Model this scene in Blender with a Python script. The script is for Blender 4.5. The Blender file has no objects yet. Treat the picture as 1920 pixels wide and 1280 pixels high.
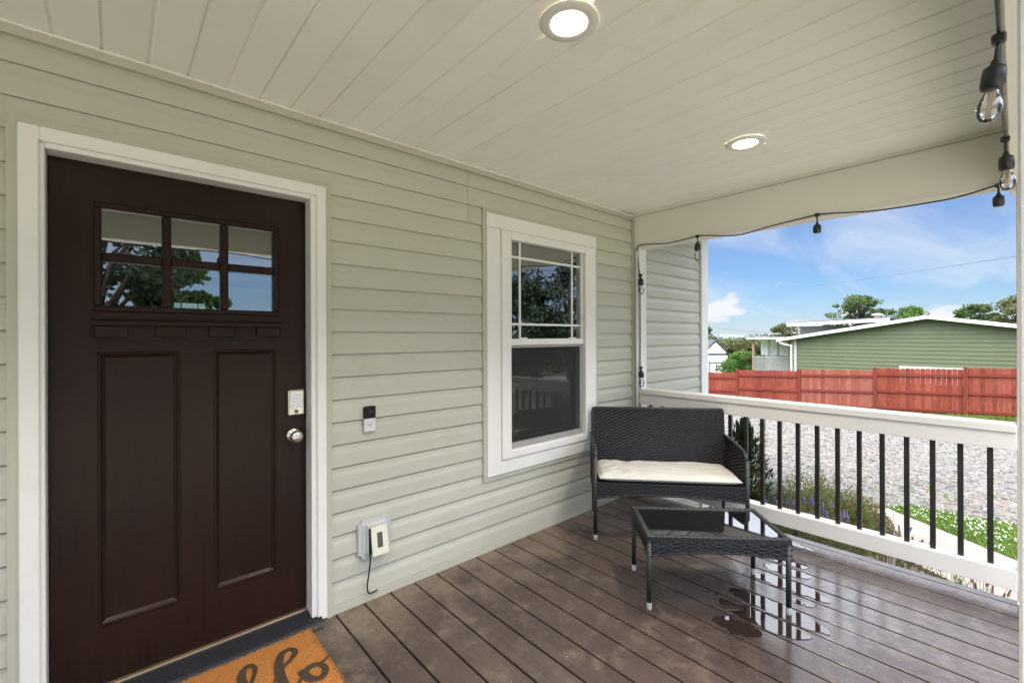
import bpy, bmesh, math, random
import numpy as np
from mathutils import Matrix, Vector
R = math.radians
random.seed(7)
rng = np.random.default_rng(11)
scn = bpy.context.scene
COL = scn.collection

# ------------------------------------------------------------------ camera, sky, sun, exposure
CAMY, CAMZ = -2.284, 1.388
cam_d = bpy.data.cameras.new('camera')
cam = bpy.data.objects.new('camera', cam_d); COL.objects.link(cam)
cam_d.sensor_width = 36.0; cam_d.lens = 839.23 / 1920 * 36
cam_d.shift_y = -8.66 / 1920
cam_d.clip_start = 0.02; cam_d.clip_end = 9000
cam.matrix_world = (Matrix.Translation((0, CAMY, CAMZ)) @ Matrix.Rotation(R(48.382 - 90), 4, 'Z')
                    @ Matrix.Rotation(R(90), 4, 'X') @ Matrix.Rotation(R(-0.197), 4, 'Z'))
scn.camera = cam

SUN_DIR = Vector((-0.42, -0.26, 0.86)).normalized()      # towards the sun: high, off the porch's other end
world = bpy.data.worlds.new('World'); scn.world = world; world.use_nodes = True
wt = world.node_tree; wt.nodes.clear()
def wn(t, **k):
    n = wt.nodes.new(t)
    for a, b in k.items(): setattr(n, a, b)
    return n
def wmath(op, a, b=None, clamp=False):
    n = wn('ShaderNodeMath', operation=op, use_clamp=clamp)
    for i, v in enumerate((a, b)):
        if v is None: continue
        if isinstance(v, (int, float)): n.inputs[i].default_value = v
        else: wt.links.new(v, n.inputs[i])
    return n.outputs[0]
CUML, CUMT = (0.1, 2.7, 1.2), 0.47
sky = wn('ShaderNodeTexSky', sky_type='NISHITA', sun_disc=False)
sky.sun_elevation = math.asin(SUN_DIR.z); sky.sun_rotation = math.atan2(SUN_DIR.x, SUN_DIR.y)
sky.air_density = 1.0; sky.dust_density = 0.35; sky.ozone_density = 2.2
tc = wn('ShaderNodeTexCoord'); sep = wn('ShaderNodeSeparateXYZ'); wt.links.new(tc.outputs['Generated'], sep.inputs[0])
zpos = wmath('MAXIMUM', sep.outputs[2], 0.0)
def wnoise(vec, loc, scale, sc, detail, rough, dist=0.0, rot=0.0):
    mp = wn('ShaderNodeMapping'); mp.inputs['Location'].default_value = loc; mp.inputs['Scale'].default_value = scale; mp.inputs['Rotation'].default_value = (0, 0, rot)
    wt.links.new(vec, mp.inputs[0]); n = wn('ShaderNodeTexNoise'); n.inputs['Scale'].default_value = sc; n.inputs['Detail'].default_value = detail; n.inputs['Roughness'].default_value = rough; n.inputs['Distortion'].default_value = dist
    wt.links.new(mp.outputs[0], n.inputs['Vector']); return n.outputs['Fac']
def wramp(v, a, b, lo=0.0, hi=1.0):
    r = wn('ShaderNodeMapRange', interpolation_type='SMOOTHSTEP'); wt.links.new(v, r.inputs['Value'])
    for k, x in (('From Min', a), ('From Max', b), ('To Min', lo), ('To Max', hi)): r.inputs[k].default_value = x
    return r.outputs[0]
den = wmath('ADD', zpos, 0.16)
comb = wn('ShaderNodeCombineXYZ')
wt.links.new(wmath('DIVIDE', sep.outputs[0], den), comb.inputs[0]); wt.links.new(wmath('DIVIDE', sep.outputs[1], den), comb.inputs[1])
cir = wnoise(comb.outputs[0], (1.3, 0.4, 0), (0.40, 1.3, 1), 1.5, 7, 0.56, 0.6, R(35))       # thin high streaks
cirf = wramp(cir, 0.34, 0.78, 0.15, 0.68)
lay = wnoise(comb.outputs[0], (4.1, 2.0, 0), (1, 1, 1), 0.7, 6, 0.5)                            # bright layer of cloud overhead
layf = wmath('MULTIPLY', wramp(zpos, 0.20, 0.42), wramp(lay, 0.26, 0.50, 0.55, 1.0))
cum = wnoise(tc.outputs['Generated'], CUML, (1, 1, 2.4), 7.5, 9, 0.52)                          # cumulus low on the horizon
thr = wmath('ADD', wmath('MULTIPLY', zpos, 1.7), CUMT)
cm = wmath('MULTIPLY', wmath('SUBTRACT', cum, thr), 11.0, True)
hz = wmath('MULTIPLY', wmath('POWER', wmath('SUBTRACT', 1.0, zpos, True), 13.0), 0.60)
cover = wmath('MAXIMUM', wmath('MAXIMUM', cirf, cm), hz, True)
mixc = wn('ShaderNodeMix', data_type='RGBA'); wt.links.new(cover, mixc.inputs['Factor'])
tint = wn('ShaderNodeMix', data_type='RGBA', blend_type='MULTIPLY'); tint.inputs['Factor'].default_value = 1.0
wt.links.new(sky.outputs[0], tint.inputs['A']); tint.inputs['B'].default_value = (0.215, 0.365, 0.54, 1)
wt.links.new(tint.outputs['Result'], mixc.inputs['A']); mixc.inputs['B'].default_value = (3.65, 3.75, 3.98, 1)
mixl = wn('ShaderNodeMix', data_type='RGBA'); wt.links.new(layf, mixl.inputs['Factor']); wt.links.new(mixc.outputs['Result'], mixl.inputs['A']); mixl.inputs['B'].default_value = (18.0, 18.9, 21.2, 1)
bg = wn('ShaderNodeBackground'); wt.links.new(mixl.outputs['Result'], bg.inputs['Color']); bg.inputs['Strength'].default_value = 0.05
wo = wn('ShaderNodeOutputWorld'); wt.links.new(bg.outputs[0], wo.inputs['Surface'])

sun_d = bpy.data.lights.new('sun', 'SUN'); sun_d.energy = 0.9; sun_d.angle = R(42); sun_d.color = (1.0, 0.96, 0.9)
sun = bpy.data.objects.new('sun', sun_d); COL.objects.link(sun)
sun.rotation_euler = SUN_DIR.to_track_quat('Z', 'Y').to_euler(); sun.location = (0, 10, 30)
vs = scn.view_settings; vs.view_transform = 'Standard'; vs.look = 'None'; vs.exposure = 2.32; vs.gamma = 1.0; vs.use_curve_mapping = False
BEAMW = 38.0; LAMP = 9.0     # recessed ceiling lamps, two lit in view, one added out of frame
scn.cycles.use_denoising = True
scn.cycles.max_bounces = 12; scn.cycles.diffuse_bounces = 9; scn.cycles.glossy_bounces = 5; scn.cycles.transparent_max_bounces = 16
scn.cycles.sample_clamp_indirect = 8.0
scn.cycles.caustics_reflective = False; scn.cycles.caustics_refractive = False

# ------------------------------------------------------------------ helpers
class MB:
    """collects shapes; build() links them as one mesh object"""
    def __init__(s): s.v = []; s.f = []; s.m = []; s.sm = []
    def add(s, v, f, mi=0, smooth=False):
        o = len(s.v); s.v += [tuple(p) for p in v]
        for q in f: s.f.append(tuple(i + o for i in q)); s.m.append(mi); s.sm.append(smooth)
        return s
    def box(s, x0, x1, y0, y1, z0, z1, mi=0, bev=0.0):
        if bev > 0:
            b = min(bev, abs(x1-x0)*.45, abs(y1-y0)*.45, abs(z1-z0)*.45)
            bm = bmesh.new(); bmesh.ops.create_cube(bm, size=1)
            for v in bm.verts: v.co = Vector(((x0+x1)/2 + v.co.x*(x1-x0), (y0+y1)/2 + v.co.y*(y1-y0), (z0+z1)/2 + v.co.z*(z1-z0)))
            bmesh.ops.bevel(bm, geom=bm.edges[:], offset=b, segments=1, affect='EDGES')
            bm.verts.index_update(); s.add([v.co for v in bm.verts], [[v.index for v in f.verts] for f in bm.faces], mi); bm.free(); return s
        v = [(x0,y0,z0),(x1,y0,z0),(x1,y1,z0),(x0,y1,z0),(x0,y0,z1),(x1,y0,z1),(x1,y1,z1),(x0,y1,z1)]
        return s.add(v, [(0,3,2,1),(4,5,6,7),(0,1,5,4),(1,2,6,5),(2,3,7,6),(3,0,4,7)], mi)
    def prism(s, poly, axis, a, b, mi=0):
        """poly: 2-D points, extruded along axis ('x','y','z') from a to b"""
        n = len(poly)
        def P(p, t): return {'x': (t, p[0], p[1]), 'y': (p[0], t, p[1]), 'z': (p[0], p[1], t)}[axis]
        v = [P(p, a) for p in poly] + [P(p, b) for p in poly]
        f = [tuple(range(n))[::-1], tuple(range(n, 2*n))] + [(i, (i+1) % n, n+(i+1) % n, n+i) for i in range(n)]
        return s.add(v, f, mi)
    def tube(s, pts, r, n=8, mi=0, cap=True):
        pts = [Vector(p) for p in pts]; rs = r if isinstance(r, (list, tuple)) else [r]*len(pts)
        v = []; prev = None
        for i, p in enumerate(pts):
            t = (pts[min(i+1, len(pts)-1)] - pts[max(i-1, 0)]).normalized()
            if prev is None:
                a = t.cross(Vector((0,0,1)));
                if a.length < 1e-3: a = t.cross(Vector((1,0,0)))
            else: a = prev - t*prev.dot(t)
            a.normalize(); b = t.cross(a); prev = a
            v += [p + (a*math.cos(2*math.pi*k/n) + b*math.sin(2*math.pi*k/n))*rs[i] for k in range(n)]
        f = []
        for i in range(len(pts)-1):
            for k in range(n): f.append((i*n+k, i*n+(k+1) % n, (i+1)*n+(k+1) % n, (i+1)*n+k))
        s.add(v, f, mi, True)
        if cap:
            o = len(s.v) - len(v); e = o + (len(pts)-1)*n
            s.f.append(tuple(range(o, o+n))[::-1]); s.m.append(mi); s.sm.append(False)
            s.f.append(tuple(range(e, e+n))); s.m.append(mi); s.sm.append(False)
        return s
    def lathe(s, prof, org, axis=(0,0,1), n=16, mi=0, smooth=True):
        """prof: (radius, height) pairs along axis from org"""
        ax = Vector(axis).normalized(); a = ax.cross(Vector((0,0,1)))
        if a.length < 1e-3: a = Vector((1,0,0))
        a.normalize(); b = ax.cross(a); o = Vector(org); v = []
        for r, h in prof: v += [o + ax*h + (a*math.cos(2*math.pi*k/n) + b*math.sin(2*math.pi*k/n))*r for k in range(n)]
        f = [(i*n+k, i*n+(k+1) % n, (i+1)*n+(k+1) % n, (i+1)*n+k) for i in range(len(prof)-1) for k in range(n)]
        return s.add(v, f, mi, smooth)
    def build(s, name, mat, parent=None, off=(0,0,0)):
        me = bpy.data.meshes.new(name)
        me.from_pydata([(p[0]-off[0], p[1]-off[1], p[2]-off[2]) for p in s.v], [], s.f)
        for m in (mat if isinstance(mat, (list, tuple)) else [mat]): me.materials.append(m)
        if s.m: me.polygons.foreach_set('material_index', s.m); me.polygons.foreach_set('use_smooth', s.sm)
        bm = bmesh.new(); bm.from_mesh(me); bmesh.ops.recalc_face_normals(bm, faces=bm.faces[:]); bm.to_mesh(me); bm.free()
        me.update()
        return link(name, me, parent)
def link(name, me, parent=None, loc=None):
    o = bpy.data.objects.new(name, me); COL.objects.link(o)
    if parent is not None: o.parent = parent
    if loc is not None: o.location = loc
    return o
def npmesh(name, v, f, mat, parent=None, smooth=False):
    """fast mesh from numpy arrays; f is (n,3) or (n,4)"""
    me = bpy.data.meshes.new(name); v = np.asarray(v, np.float32); f = np.asarray(f, np.int32); k = f.shape[1]
    me.vertices.add(len(v)); me.vertices.foreach_set('co', v.ravel())
    me.loops.add(f.size); me.loops.foreach_set('vertex_index', f.ravel())
    me.polygons.add(len(f)); me.polygons.foreach_set('loop_start', np.arange(len(f), dtype=np.int32)*k)
    try: me.polygons.foreach_set('loop_total', np.full(len(f), k, np.int32))
    except Exception: pass
    if smooth: me.polygons.foreach_set('use_smooth', np.ones(len(f), bool))
    me.materials.append(mat); me.update(calc_edges=True); me.validate()
    return link(name, me, parent)
def thing(name, loc, label, cat, group=None, rz=0.0):
    o = bpy.data.objects.new(name, None); COL.objects.link(o); o.empty_display_size = 0.1
    o.location = loc; o.rotation_euler = (0, 0, rz)
    return tag(o, label, cat, group)
def tag(o, label, cat, group=None):
    o['label'] = label; o['category'] = cat
    if group: o['group'] = group
    return o
def struct(o): o['kind'] = 'structure'; return o
def stuff(o): o['kind'] = 'stuff'; return o

# ------------------------------------------------------------------ materials
def lin(r, g, b): return tuple((c/255/12.92 if c/255 <= .04045 else ((c/255+.055)/1.055)**2.4) for c in (r, g, b))
class NT:
    def __init__(s, name):
        s.m = bpy.data.materials.new(name); s.m.use_nodes = True; s.t = s.m.node_tree
        s.p = s.t.nodes['Principled BSDF']; s.out = s.t.nodes['Material Output']
    def n(s, t, ins=None, **k):
        n = s.t.nodes.new(t)
        for a, b in k.items(): setattr(n, a, b)
        for a, b in (ins or {}).items(): s.set(n.inputs[a], b)
        return n
    def set(s, sock, v):
        if isinstance(v, bpy.types.NodeSocket): s.t.links.new(v, sock)
        elif isinstance(v, (tuple, list)) and len(v) == 3 and sock.type == 'RGBA': sock.default_value = (*v, 1)
        else: sock.default_value = v
    def math(s, op, a, b=0.0, clamp=False):
        n = s.n('ShaderNodeMath', operation=op, use_clamp=clamp); s.set(n.inputs[0], a); s.set(n.inputs[1], b); return n.outputs[0]
    def pos(s, scale=(1,1,1), obj=False, rot=(0,0,0)):
        src = s.n('ShaderNodeTexCoord').outputs['Object'] if obj else s.n('ShaderNodeNewGeometry').outputs['Position']
        return s.n('ShaderNodeMapping', {'Vector': src, 'Scale': scale, 'Rotation': rot}).outputs[0]
    def noise(s, vec, scale, detail=4, rough=.55, dist=0.0):
        return s.n('ShaderNodeTexNoise', {'Vector': vec, 'Scale': scale, 'Detail': detail, 'Roughness': rough, 'Distortion': dist}).outputs['Fac']
    def ramp(s, f, a, b, lo=0.0, hi=1.0):
        return s.n('ShaderNodeMapRange', {'Value': f, 'From Min': a, 'From Max': b, 'To Min': lo, 'To Max': hi}).outputs[0]
    def mix(s, f, a, b, mode='MIX'):
        n = s.n('ShaderNodeMix', data_type='RGBA', blend_type=mode); s.set(n.inputs['Factor'], f); s.set(n.inputs['A'], a); s.set(n.inputs['B'], b); return n.outputs['Result']
    def bump(s, h, strength=.3, dist=.01):
        b = s.n('ShaderNodeBump', {'Height': h, 'Strength': strength, 'Distance': dist}); s.t.links.new(b.outputs[0], s.p.inputs['Normal'])
    def rand(s): return s.n('ShaderNodeObjectInfo').outputs['Random']
    def base(s, c): s.set(s.p.inputs['Base Color'], c); return s
    def rough(s, r): s.set(s.p.inputs['Roughness'], r); return s
def paint(name, col, rough=.5, var=.06, scale=3.0, bump=0.0, bscale=60, metal=0.0, rand=0.0, dirt=None, spec=.5):
    """painted / plastic / metal surface with faint unevenness, per-piece variation and optional dirt"""
    t = NT(name); p = t.pos()
    f = t.noise(p, scale, 5)
    c = t.mix(t.ramp(f, .3, .7), tuple(x*(1-var) for x in col), tuple(min(1, x*(1+var)) for x in col))
    if rand: c = t.mix(1.0, c, t.n('ShaderNodeCombineColor', {0: t.ramp(t.rand(), 0, 1, 1-rand, 1+rand), 1: t.ramp(t.rand(), 0, 1, 1-rand, 1+rand), 2: t.ramp(t.rand(), 0, 1, 1-rand, 1+rand)}).outputs[0], 'MULTIPLY')
    if dirt:
        d = t.ramp(t.noise(p, dirt[1], 6, .65), .56, .74, 0, dirt[2]); c = t.mix(d, c, dirt[0])
    t.base(c); t.rough(t.ramp(t.noise(p, scale*2.7, 3), .3, .7, rough*.88, min(1, rough*1.1)))
    t.p.inputs['Metallic'].default_value = metal; t.p.inputs['Specular IOR Level'].default_value = spec
    if bump: t.bump(t.noise(p, bscale, 3), bump, .004)
    return t.m

WHITE = paint('white_trim', (.76, .76, .75), .42, .03, 2.0, .05, 90, dirt=((.45,.42,.36), 7, .12))
RAILW = paint('rail_paint', (.70, .685, .67), .5, .04, 2.5, .10, 120, dirt=((.4,.38,.33), 9, .15))
POSTW = paint('post_paint', (.74, .74, .76), .6, .04, 4, .5, 45, dirt=((.5,.48,.44), 14, .25))
BEAM = paint('beam_wrap', (.74, .72, .67), .5, .03, 1.6, .03, 60, dirt=((.45,.43,.38), 5, .10))
SIDING = paint('sage_siding', (.472, .475, .408), .48, .045, 1.2, .12, 200, rand=.035, dirt=((.36,.32,.25), 2.2, .34))
SAGE = paint('sage_channel', (.455, .455, .38), .5, .03, 2)
SOFFIT = paint('soffit_vinyl', (.89, .875, .84), .55, .03, 1.0, .03, 90, rand=.02, dirt=((.42,.38,.30), 3.5, .12))
BLACKM = paint('black_metal', (.018, .016, .015), .4, .1, 8)
BLACKP = paint('black_plastic', (.015, .015, .016), .45, .1, 20)
NICKEL = paint('satin_nickel', (.62, .59, .54), .3, .04, 8, metal=1.0)
SILVERP = paint('silver_plastic', (.62, .63, .67), .35, .03, 9)
GREYBOX = paint('grey_plastic', (.50, .51, .52), .5, .04, 9)
CREAM = paint('cream_plastic', (.66, .65, .56), .45, .04, 9)
FOOT = paint('foot_cap', (.5, .5, .51), .45, .08, 40)
DARKROOM = paint('room_wall', (.20, .19, .17), .9, .05, 2)
CURTAIN = paint('curtain_cloth', (.46, .47, .42), .9, .05, 12)
SCREENF = paint('screen_frame', (.30, .30, .31), .5, .04, 9)
FILAMENT = paint('filament', (.75, .33, .10), .5, .03, 9)

def mat_door():
    t = NT('door_stain'); p = t.pos((9, 9, .7)); f = t.noise(p, 6, 8, .6, .4); big = t.noise(t.pos(), 2.2, 3)
    c = t.mix(t.ramp(f, .3, .75), (.0165, .0085, .0068), (.0245, .0122, .0092))
    c = t.mix(t.ramp(big, .4, .7, 0, .5), c, (.032, .0135, .0092))
    sp = t.n('ShaderNodeTexVoronoi', {'Vector': t.pos(), 'Scale': 38.0}).outputs['Distance']
    c = t.mix(t.ramp(sp, .0, .035, .35, 0), c, (.3, .26, .2))
    t.base(c); t.rough(t.ramp(f, .3, .7, .30, .42)); t.p.inputs['Specular IOR Level'].default_value = .18; t.bump(f, .12, .003); return t.m
DOOR = mat_door()
def mat_glass(name, tint, refl, rough=0.0):
    """thin coated pane: mirror part by Fresnel, the rest looks through"""
    t = NT(name); fr = t.n('ShaderNodeFresnel', {'IOR': 1.5}).outputs[0]
    fac = t.math('ADD', t.math('MULTIPLY', fr, 1.6), refl, True)
    tr = t.n('ShaderNodeBsdfTransparent', {'Color': tint}); gl = t.n('ShaderNodeBsdfGlossy', {'Roughness': rough, 'Color': (.95, .97, 1)})
    mx = t.n('ShaderNodeMixShader', {0: fac}); t.t.links.new(tr.outputs[0], mx.inputs[1]); t.t.links.new(gl.outputs[0], mx.inputs[2])
    t.t.links.new(mx.outputs[0], t.out.inputs['Surface']); t.t.nodes.remove(t.p); return t.m
PANE = mat_glass('coated_pane', (.75, .78, .76), .25)
BULBG = mat_glass('bulb_glass', (.97, .97, .97), .02)
def mat_mesh():
    t = NT('insect_mesh'); tr = t.n('ShaderNodeBsdfTransparent'); df = t.n('ShaderNodeBsdfDiffuse', {'Color': (.06, .06, .062)})
    mx = t.n('ShaderNodeMixShader', {0: .38}); t.t.links.new(tr.outputs[0], mx.inputs[1]); t.t.links.new(df.outputs[0], mx.inputs[2])
    t.t.links.new(mx.outputs[0], t.out.inputs['Surface']); t.t.nodes.remove(t.p); return t.m
MESH = mat_mesh()
def mat_emit(name, col, s):
    t = NT(name); t.p.inputs['Base Color'].default_value = (.8, .8, .8, 1); t.p.inputs['Emission Color'].default_value = (*col, 1); t.p.inputs['Emission Strength'].default_value = s; return t.m
LENS = mat_emit('lamp_lens', (1.0, .84, .62), LAMP)
def mat_deck():
    t = NT('deck_board'); P = t.n('ShaderNodeNewGeometry').outputs['Position']; rnd = t.rand()
    off = t.n('ShaderNodeCombineXYZ', {0: t.math('MULTIPLY', rnd, 37.0), 1: t.math('MULTIPLY', rnd, 19.0)}).outputs[0]
    q = t.n('ShaderNodeVectorMath', {0: P, 1: off}, operation='ADD').outputs[0]
    grain = t.noise(t.n('ShaderNodeMapping', {'Vector': q, 'Scale': (1, .045, 1)}).outputs[0], 190, 5, .6)
    wave = t.noise(t.n('ShaderNodeMapping', {'Vector': q, 'Scale': (1, .12, 1)}).outputs[0], 26, 5, .6, .6)
    blot = t.noise(P, 3.1, 6, .6, .3); fine = t.noise(q, 24, 5, .65)
    y = t.n('ShaderNodeSeparateXYZ', {0: P}).outputs[1]; x = t.n('ShaderNodeSeparateXYZ', {0: P}).outputs[0]
    c = t.mix(t.ramp(wave, .3, .7), (.040, .028, .0255), (.074, .053, .047))
    c = t.mix(t.ramp(rnd, 0, 1, 0, .35), c, (.100, .066, .050))
    c = t.mix(t.ramp(grain, .45, .75, 0, .4), c, (.05, .034, .030))
    # dry, sun-bleached boards against the wall; rain-wet towards the open side
    dry = t.math('ADD', t.ramp(y, -.70, -.04, -.60, .80), t.math('MULTIPLY', t.math('SUBTRACT', blot, .5), 3.0), True)
    dry = t.math('MULTIPLY', dry, t.ramp(fine, .3, .6, .45, 1.0))
    dk = t.noise(P, 1.7, 5, .6); c = t.mix(t.ramp(dk, .46, .66, 0, .65), c, (.036, .024, .022)); c = t.mix(t.math('MULTIPLY', dry, .9), c, (.205, .160, .122))
    blot2 = t.noise(P, 7.5, 6, .7); c = t.mix(t.ramp(blot2, .52, .70, 0, .5), c, (.185, .150, .115))
    sp = t.n('ShaderNodeTexVoronoi', {'Vector': P, 'Scale': 27.0, 'Randomness': 1.0}).outputs['Distance']
    sm = t.noise(P, 90, 2); c = t.mix(t.math('MULTIPLY', t.ramp(sp, .03, .10, .75, 0), t.ramp(sm, .5, .6)), c, (.42, .37, .30))
    dx_ = t.math('MULTIPLY', t.math('SUBTRACT', x, 2.58), 1.35); dy_ = t.math('MULTIPLY', t.math('ADD', y, 1.52), 2.1)
    rad = t.math('POWER', t.math('ADD', t.math('MULTIPLY', dx_, dx_), t.math('MULTIPLY', dy_, dy_)), .5)
    damp = t.ramp(t.math('ADD', rad, t.math('MULTIPLY', t.math('SUBTRACT', t.noise(P, 5.5, 5, .6), .5), 1.3)), .95, .55)
    c = t.mix(t.math('MULTIPLY', damp, .55), c, (.030, .020, .018))
    t.base(c)
    wet = t.math('SUBTRACT', 1.0, dry, True)
    outer = t.math('ADD', t.ramp(y, -.5, -1.7), t.ramp(x, 1.2, 3.2, 0, .35), True)
    rg = t.math('ADD', t.math('MULTIPLY', t.math('MULTIPLY', wet, outer), -.36), t.math('ADD', t.ramp(fine, .3, .7, .60, .78), t.ramp(grain, .35, .7, -.05, .10)))
    t.rough(t.math('MAXIMUM', t.math('SUBTRACT', rg, t.math('MULTIPLY', damp, .16)), .14)); t.p.inputs['Specular IOR Level'].default_value = .5
    t.bump(t.math('ADD', t.math('MULTIPLY', grain, .5), t.math('MULTIPLY', fine, .35)), .28, .0025); return t.m
DECK = mat_deck()
def mat_wicker():
    t = NT('wicker'); p = t.pos(obj=True); f = t.noise(p, 60, 3); r = t.noise(p, 7, 3)
    t.base(t.mix(t.ramp(f, .3, .7), (.013, .0125, .0155), (.030, .029, .035))); t.rough(t.ramp(r, .3, .7, .38, .55)); t.bump(t.noise(p, 400, 2), .15, .001); return t.m
WICKER = mat_wicker()
WCORE = paint('wicker_core', (.012, .012, .014), .6, .1, 30)
TUBE = paint('powder_coat', (.030, .030, .034), .45, .1, 40)
def mat_cushion():
    t = NT('cushion_cloth'); p = t.pos(obj=True); f = t.noise(p, 6, 5); w = t.noise(t.pos((1, 8, 1), obj=True), 9, 4)
    c = t.mix(t.ramp(f, .35, .7), (.55, .54, .51), (.61, .60, .575)); c = t.mix(t.ramp(t.noise(p, 3, 6, .7), .6, .75, 0, .3), c, (.55, .48, .38))
    t.base(c); t.rough(.9); t.bump(t.math('ADD', w, t.math('MULTIPLY', t.noise(p, 350, 2), .15)), .35, .008); return t.m
CUSHION = mat_cushion()
def mat_blackglass():
    t = NT('black_glass'); t.base((.006, .006, .007)); t.rough(t.ramp(t.noise(t.pos(), 5, 4), .4, .7, .015, .05)); t.p.inputs['IOR'].default_value = 1.9; return t.m
BGLASS = mat_blackglass()
def mat_water():
    t = NT('puddle_water'); t.base((.022, .014, .012)); t.rough(.02); t.p.inputs['IOR'].default_value = 1.6
    t.bump(t.noise(t.pos(), 9, 2), .02, .01); return t.m
WATER = mat_water()
def mat_coir():
    t = NT('coir'); p = t.pos(); f = t.noise(p, 260, 3, .7); b = t.noise(p, 9, 5, .6)
    c = t.mix(t.ramp(f, .25, .75), (.34, .135, .036), (.70, .33, .105)); c = t.mix(t.ramp(b, .35, .7, 0, .55), c, (.56, .235, .06))
    t.base(c); t.rough(.95); t.p.inputs['Specular IOR Level'].default_value = .15; t.bump(f, .9, .006); return t.m
COIR = mat_coir()
def mat_ink():
    t = NT('mat_print'); p = t.pos(); f = t.noise(p, 230, 3, .7)
    t.base(t.mix(t.ramp(f, .5, .8, 0, .75), (.045, .030, .018), (.22, .13, .055))); t.rough(.95); t.bump(f, .9, .006); return t.m
INK = mat_ink()
RUBBER = paint('ribbed_rubber', (.011, .012, .016), .55, .15, 14, dirt=((.12,.11,.10), 50, .25))
BRONZE = paint('sill_bronze', (.20, .145, .095), .4, .12, 12, metal=.3)
def mat_fence(name, a, b, c1, c2, pale):
    t = NT(name); g = t.noise(t.pos((1, 1, .05)), 60, 6, .7); g2 = t.noise(t.pos((1, 1, .16)), 14, 5, .65); k = t.noise(t.pos(), 1.9, 5, .6); r = t.rand()
    c = t.mix(t.ramp(g, .35, .65), a, b)
    c = t.mix(t.ramp(r, .35, 1, 0, .75), c, c1); c = t.mix(t.ramp(r, 0, .3, .65, 0), c, c2)
    c = t.mix(t.ramp(g2, .55, .75, 0, .7), c, pale); c = t.mix(t.ramp(k, .5, .72, 0, .4), c, c2)
    kn = t.n('ShaderNodeTexVoronoi', {'Vector': t.pos((1, 1, .7)), 'Scale': 2.9}).outputs['Distance']
    c = t.mix(t.ramp(kn, .04, .13, .75, 0), c, (.06, .012, .008))
    t.base(c); t.rough(.8); t.bump(g, .3, .004); return t.m
FENCE = mat_fence('red_stain', (.155, .019, .008), (.27, .044, .019), (.28, .068, .034), (.125, .014, .006), (.29, .115, .072))
FENCEW = mat_fence('worn_red_stain', (.19, .036, .020), (.30, .085, .052), (.31, .115, .075), (.20, .035, .018), (.32, .16, .11))
FENCEP = paint('fence_post', (.165, .022, .010), .8, .15, 4, .2, 40)
def mat_gravel():
    t = NT('gravel'); p = t.pos(); v = t.n('ShaderNodeTexVoronoi', {'Vector': p, 'Scale': 26.0}); d = v.outputs['Distance']; hue = t.n('ShaderNodeSeparateColor', {0: v.outputs['Color']}).outputs[0]
    c = t.mix(hue, (.100, .094, .085), (.215, .205, .188)); c = t.mix(t.ramp(d, .35, .75, 0, .75), c, (.14, .12, .10))
    w = t.noise(t.pos((1, 1, 1)), .55, 5, .6); g = t.math('MULTIPLY', t.ramp(w, .56, .70), t.ramp(t.noise(p, 9, 4), .42, .62))
    c = t.mix(t.math('MULTIPLY', g, .7), c, (.20, .22, .08)); c = t.mix(t.ramp(t.noise(t.pos((.5, 1.6, 1)), .9, 4, .6), .46, .66, 0, .6), c, (.20, .155, .115))
    t.base(c); t.rough(.9); t.bump(t.math('SUBTRACT', 1.0, d), .8, .03); return t.m
GRAVEL = mat_gravel()
def mat_stone():
    t = NT('gravel_stone'); p = t.pos(); v = t.n('ShaderNodeTexVoronoi', {'Vector': p, 'Scale': 16.0}); hue = t.n('ShaderNodeSeparateColor', {0: v.outputs['Color']})
    c = t.mix(hue.outputs[0], (.072, .070, .066), (.255, .243, .225)); c = t.mix(t.ramp(hue.outputs[1], .72, 1, 0, .5), c, (.42, .30, .23))
    t.base(c); t.rough(.85); return t.m
STONE = mat_stone()
def mat_concrete():
    t = NT('concrete'); p = t.pos(); f = t.noise(p, 3, 6, .6); g = t.noise(p, 140, 3)
    t.base(t.mix(t.ramp(f, .3, .7), (.44, .385, .32), (.54, .48, .405))); t.rough(.9); t.bump(g, .2, .003); return t.m
BOUNCE_CONCRETE = mat_concrete()
WALKC = paint('walk_concrete', (.300, .262, .215), .9, .07, 2.5, .2, 130, dirt=((.2,.16,.12), 3, .2))
def mat_lawn():
    t = NT('lawn'); p = t.pos(); f = t.noise(p, .35, 5); g = t.noise(p, 14, 5, .7)
    c = t.mix(t.ramp(g, .3, .7), (.055, .095, .022), (.12, .17, .045)); c = t.mix(t.ramp(f, .45, .7, 0, .6), c, (.17, .18, .07))
    t.base(c); t.rough(.95); t.bump(g, .6, .05); return t.m
LAWN = mat_lawn()
MULCH = paint('mulch', (.13, .095, .07), .95, .4, 22, .9, 50)
def mat_leaf(name, a, b, trans=.25, scale=3.0):
    t = NT(name); p = t.pos(); f = t.noise(p, scale, 3); r = t.noise(p, scale*9, 2)
    c = t.mix(t.ramp(t.math('ADD', t.math('MULTIPLY', f, .5), t.math('MULTIPLY', r, .5)), .35, .65), a, b)
    t.base(c); t.rough(.6); t.p.inputs['Specular IOR Level'].default_value = .3
    tl = t.n('ShaderNodeBsdfTranslucent', {'Color': c}); mx = t.n('ShaderNodeMixShader', {0: trans})
    t.t.links.new(t.p.outputs[0], mx.inputs[1]); t.t.links.new(tl.outputs[0], mx.inputs[2]); t.t.links.new(mx.outputs[0], t.out.inputs['Surface']); return t.m
LEAF_MID = mat_leaf('leaf_mid', (.045, .080, .020), (.10, .15, .040), .3, .6)
LEAF_OLIVE = mat_leaf('leaf_olive', (.075, .085, .030), (.14, .15, .055), .3, .5)
LEAF_BRIGHT = mat_leaf('leaf_bright', (.055, .12, .022), (.15, .25, .050), .3, 1.2)
LEAF_DARK = mat_leaf('leaf_dark', (.018, .042, .018), (.045, .085, .030), .15, 2)
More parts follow.
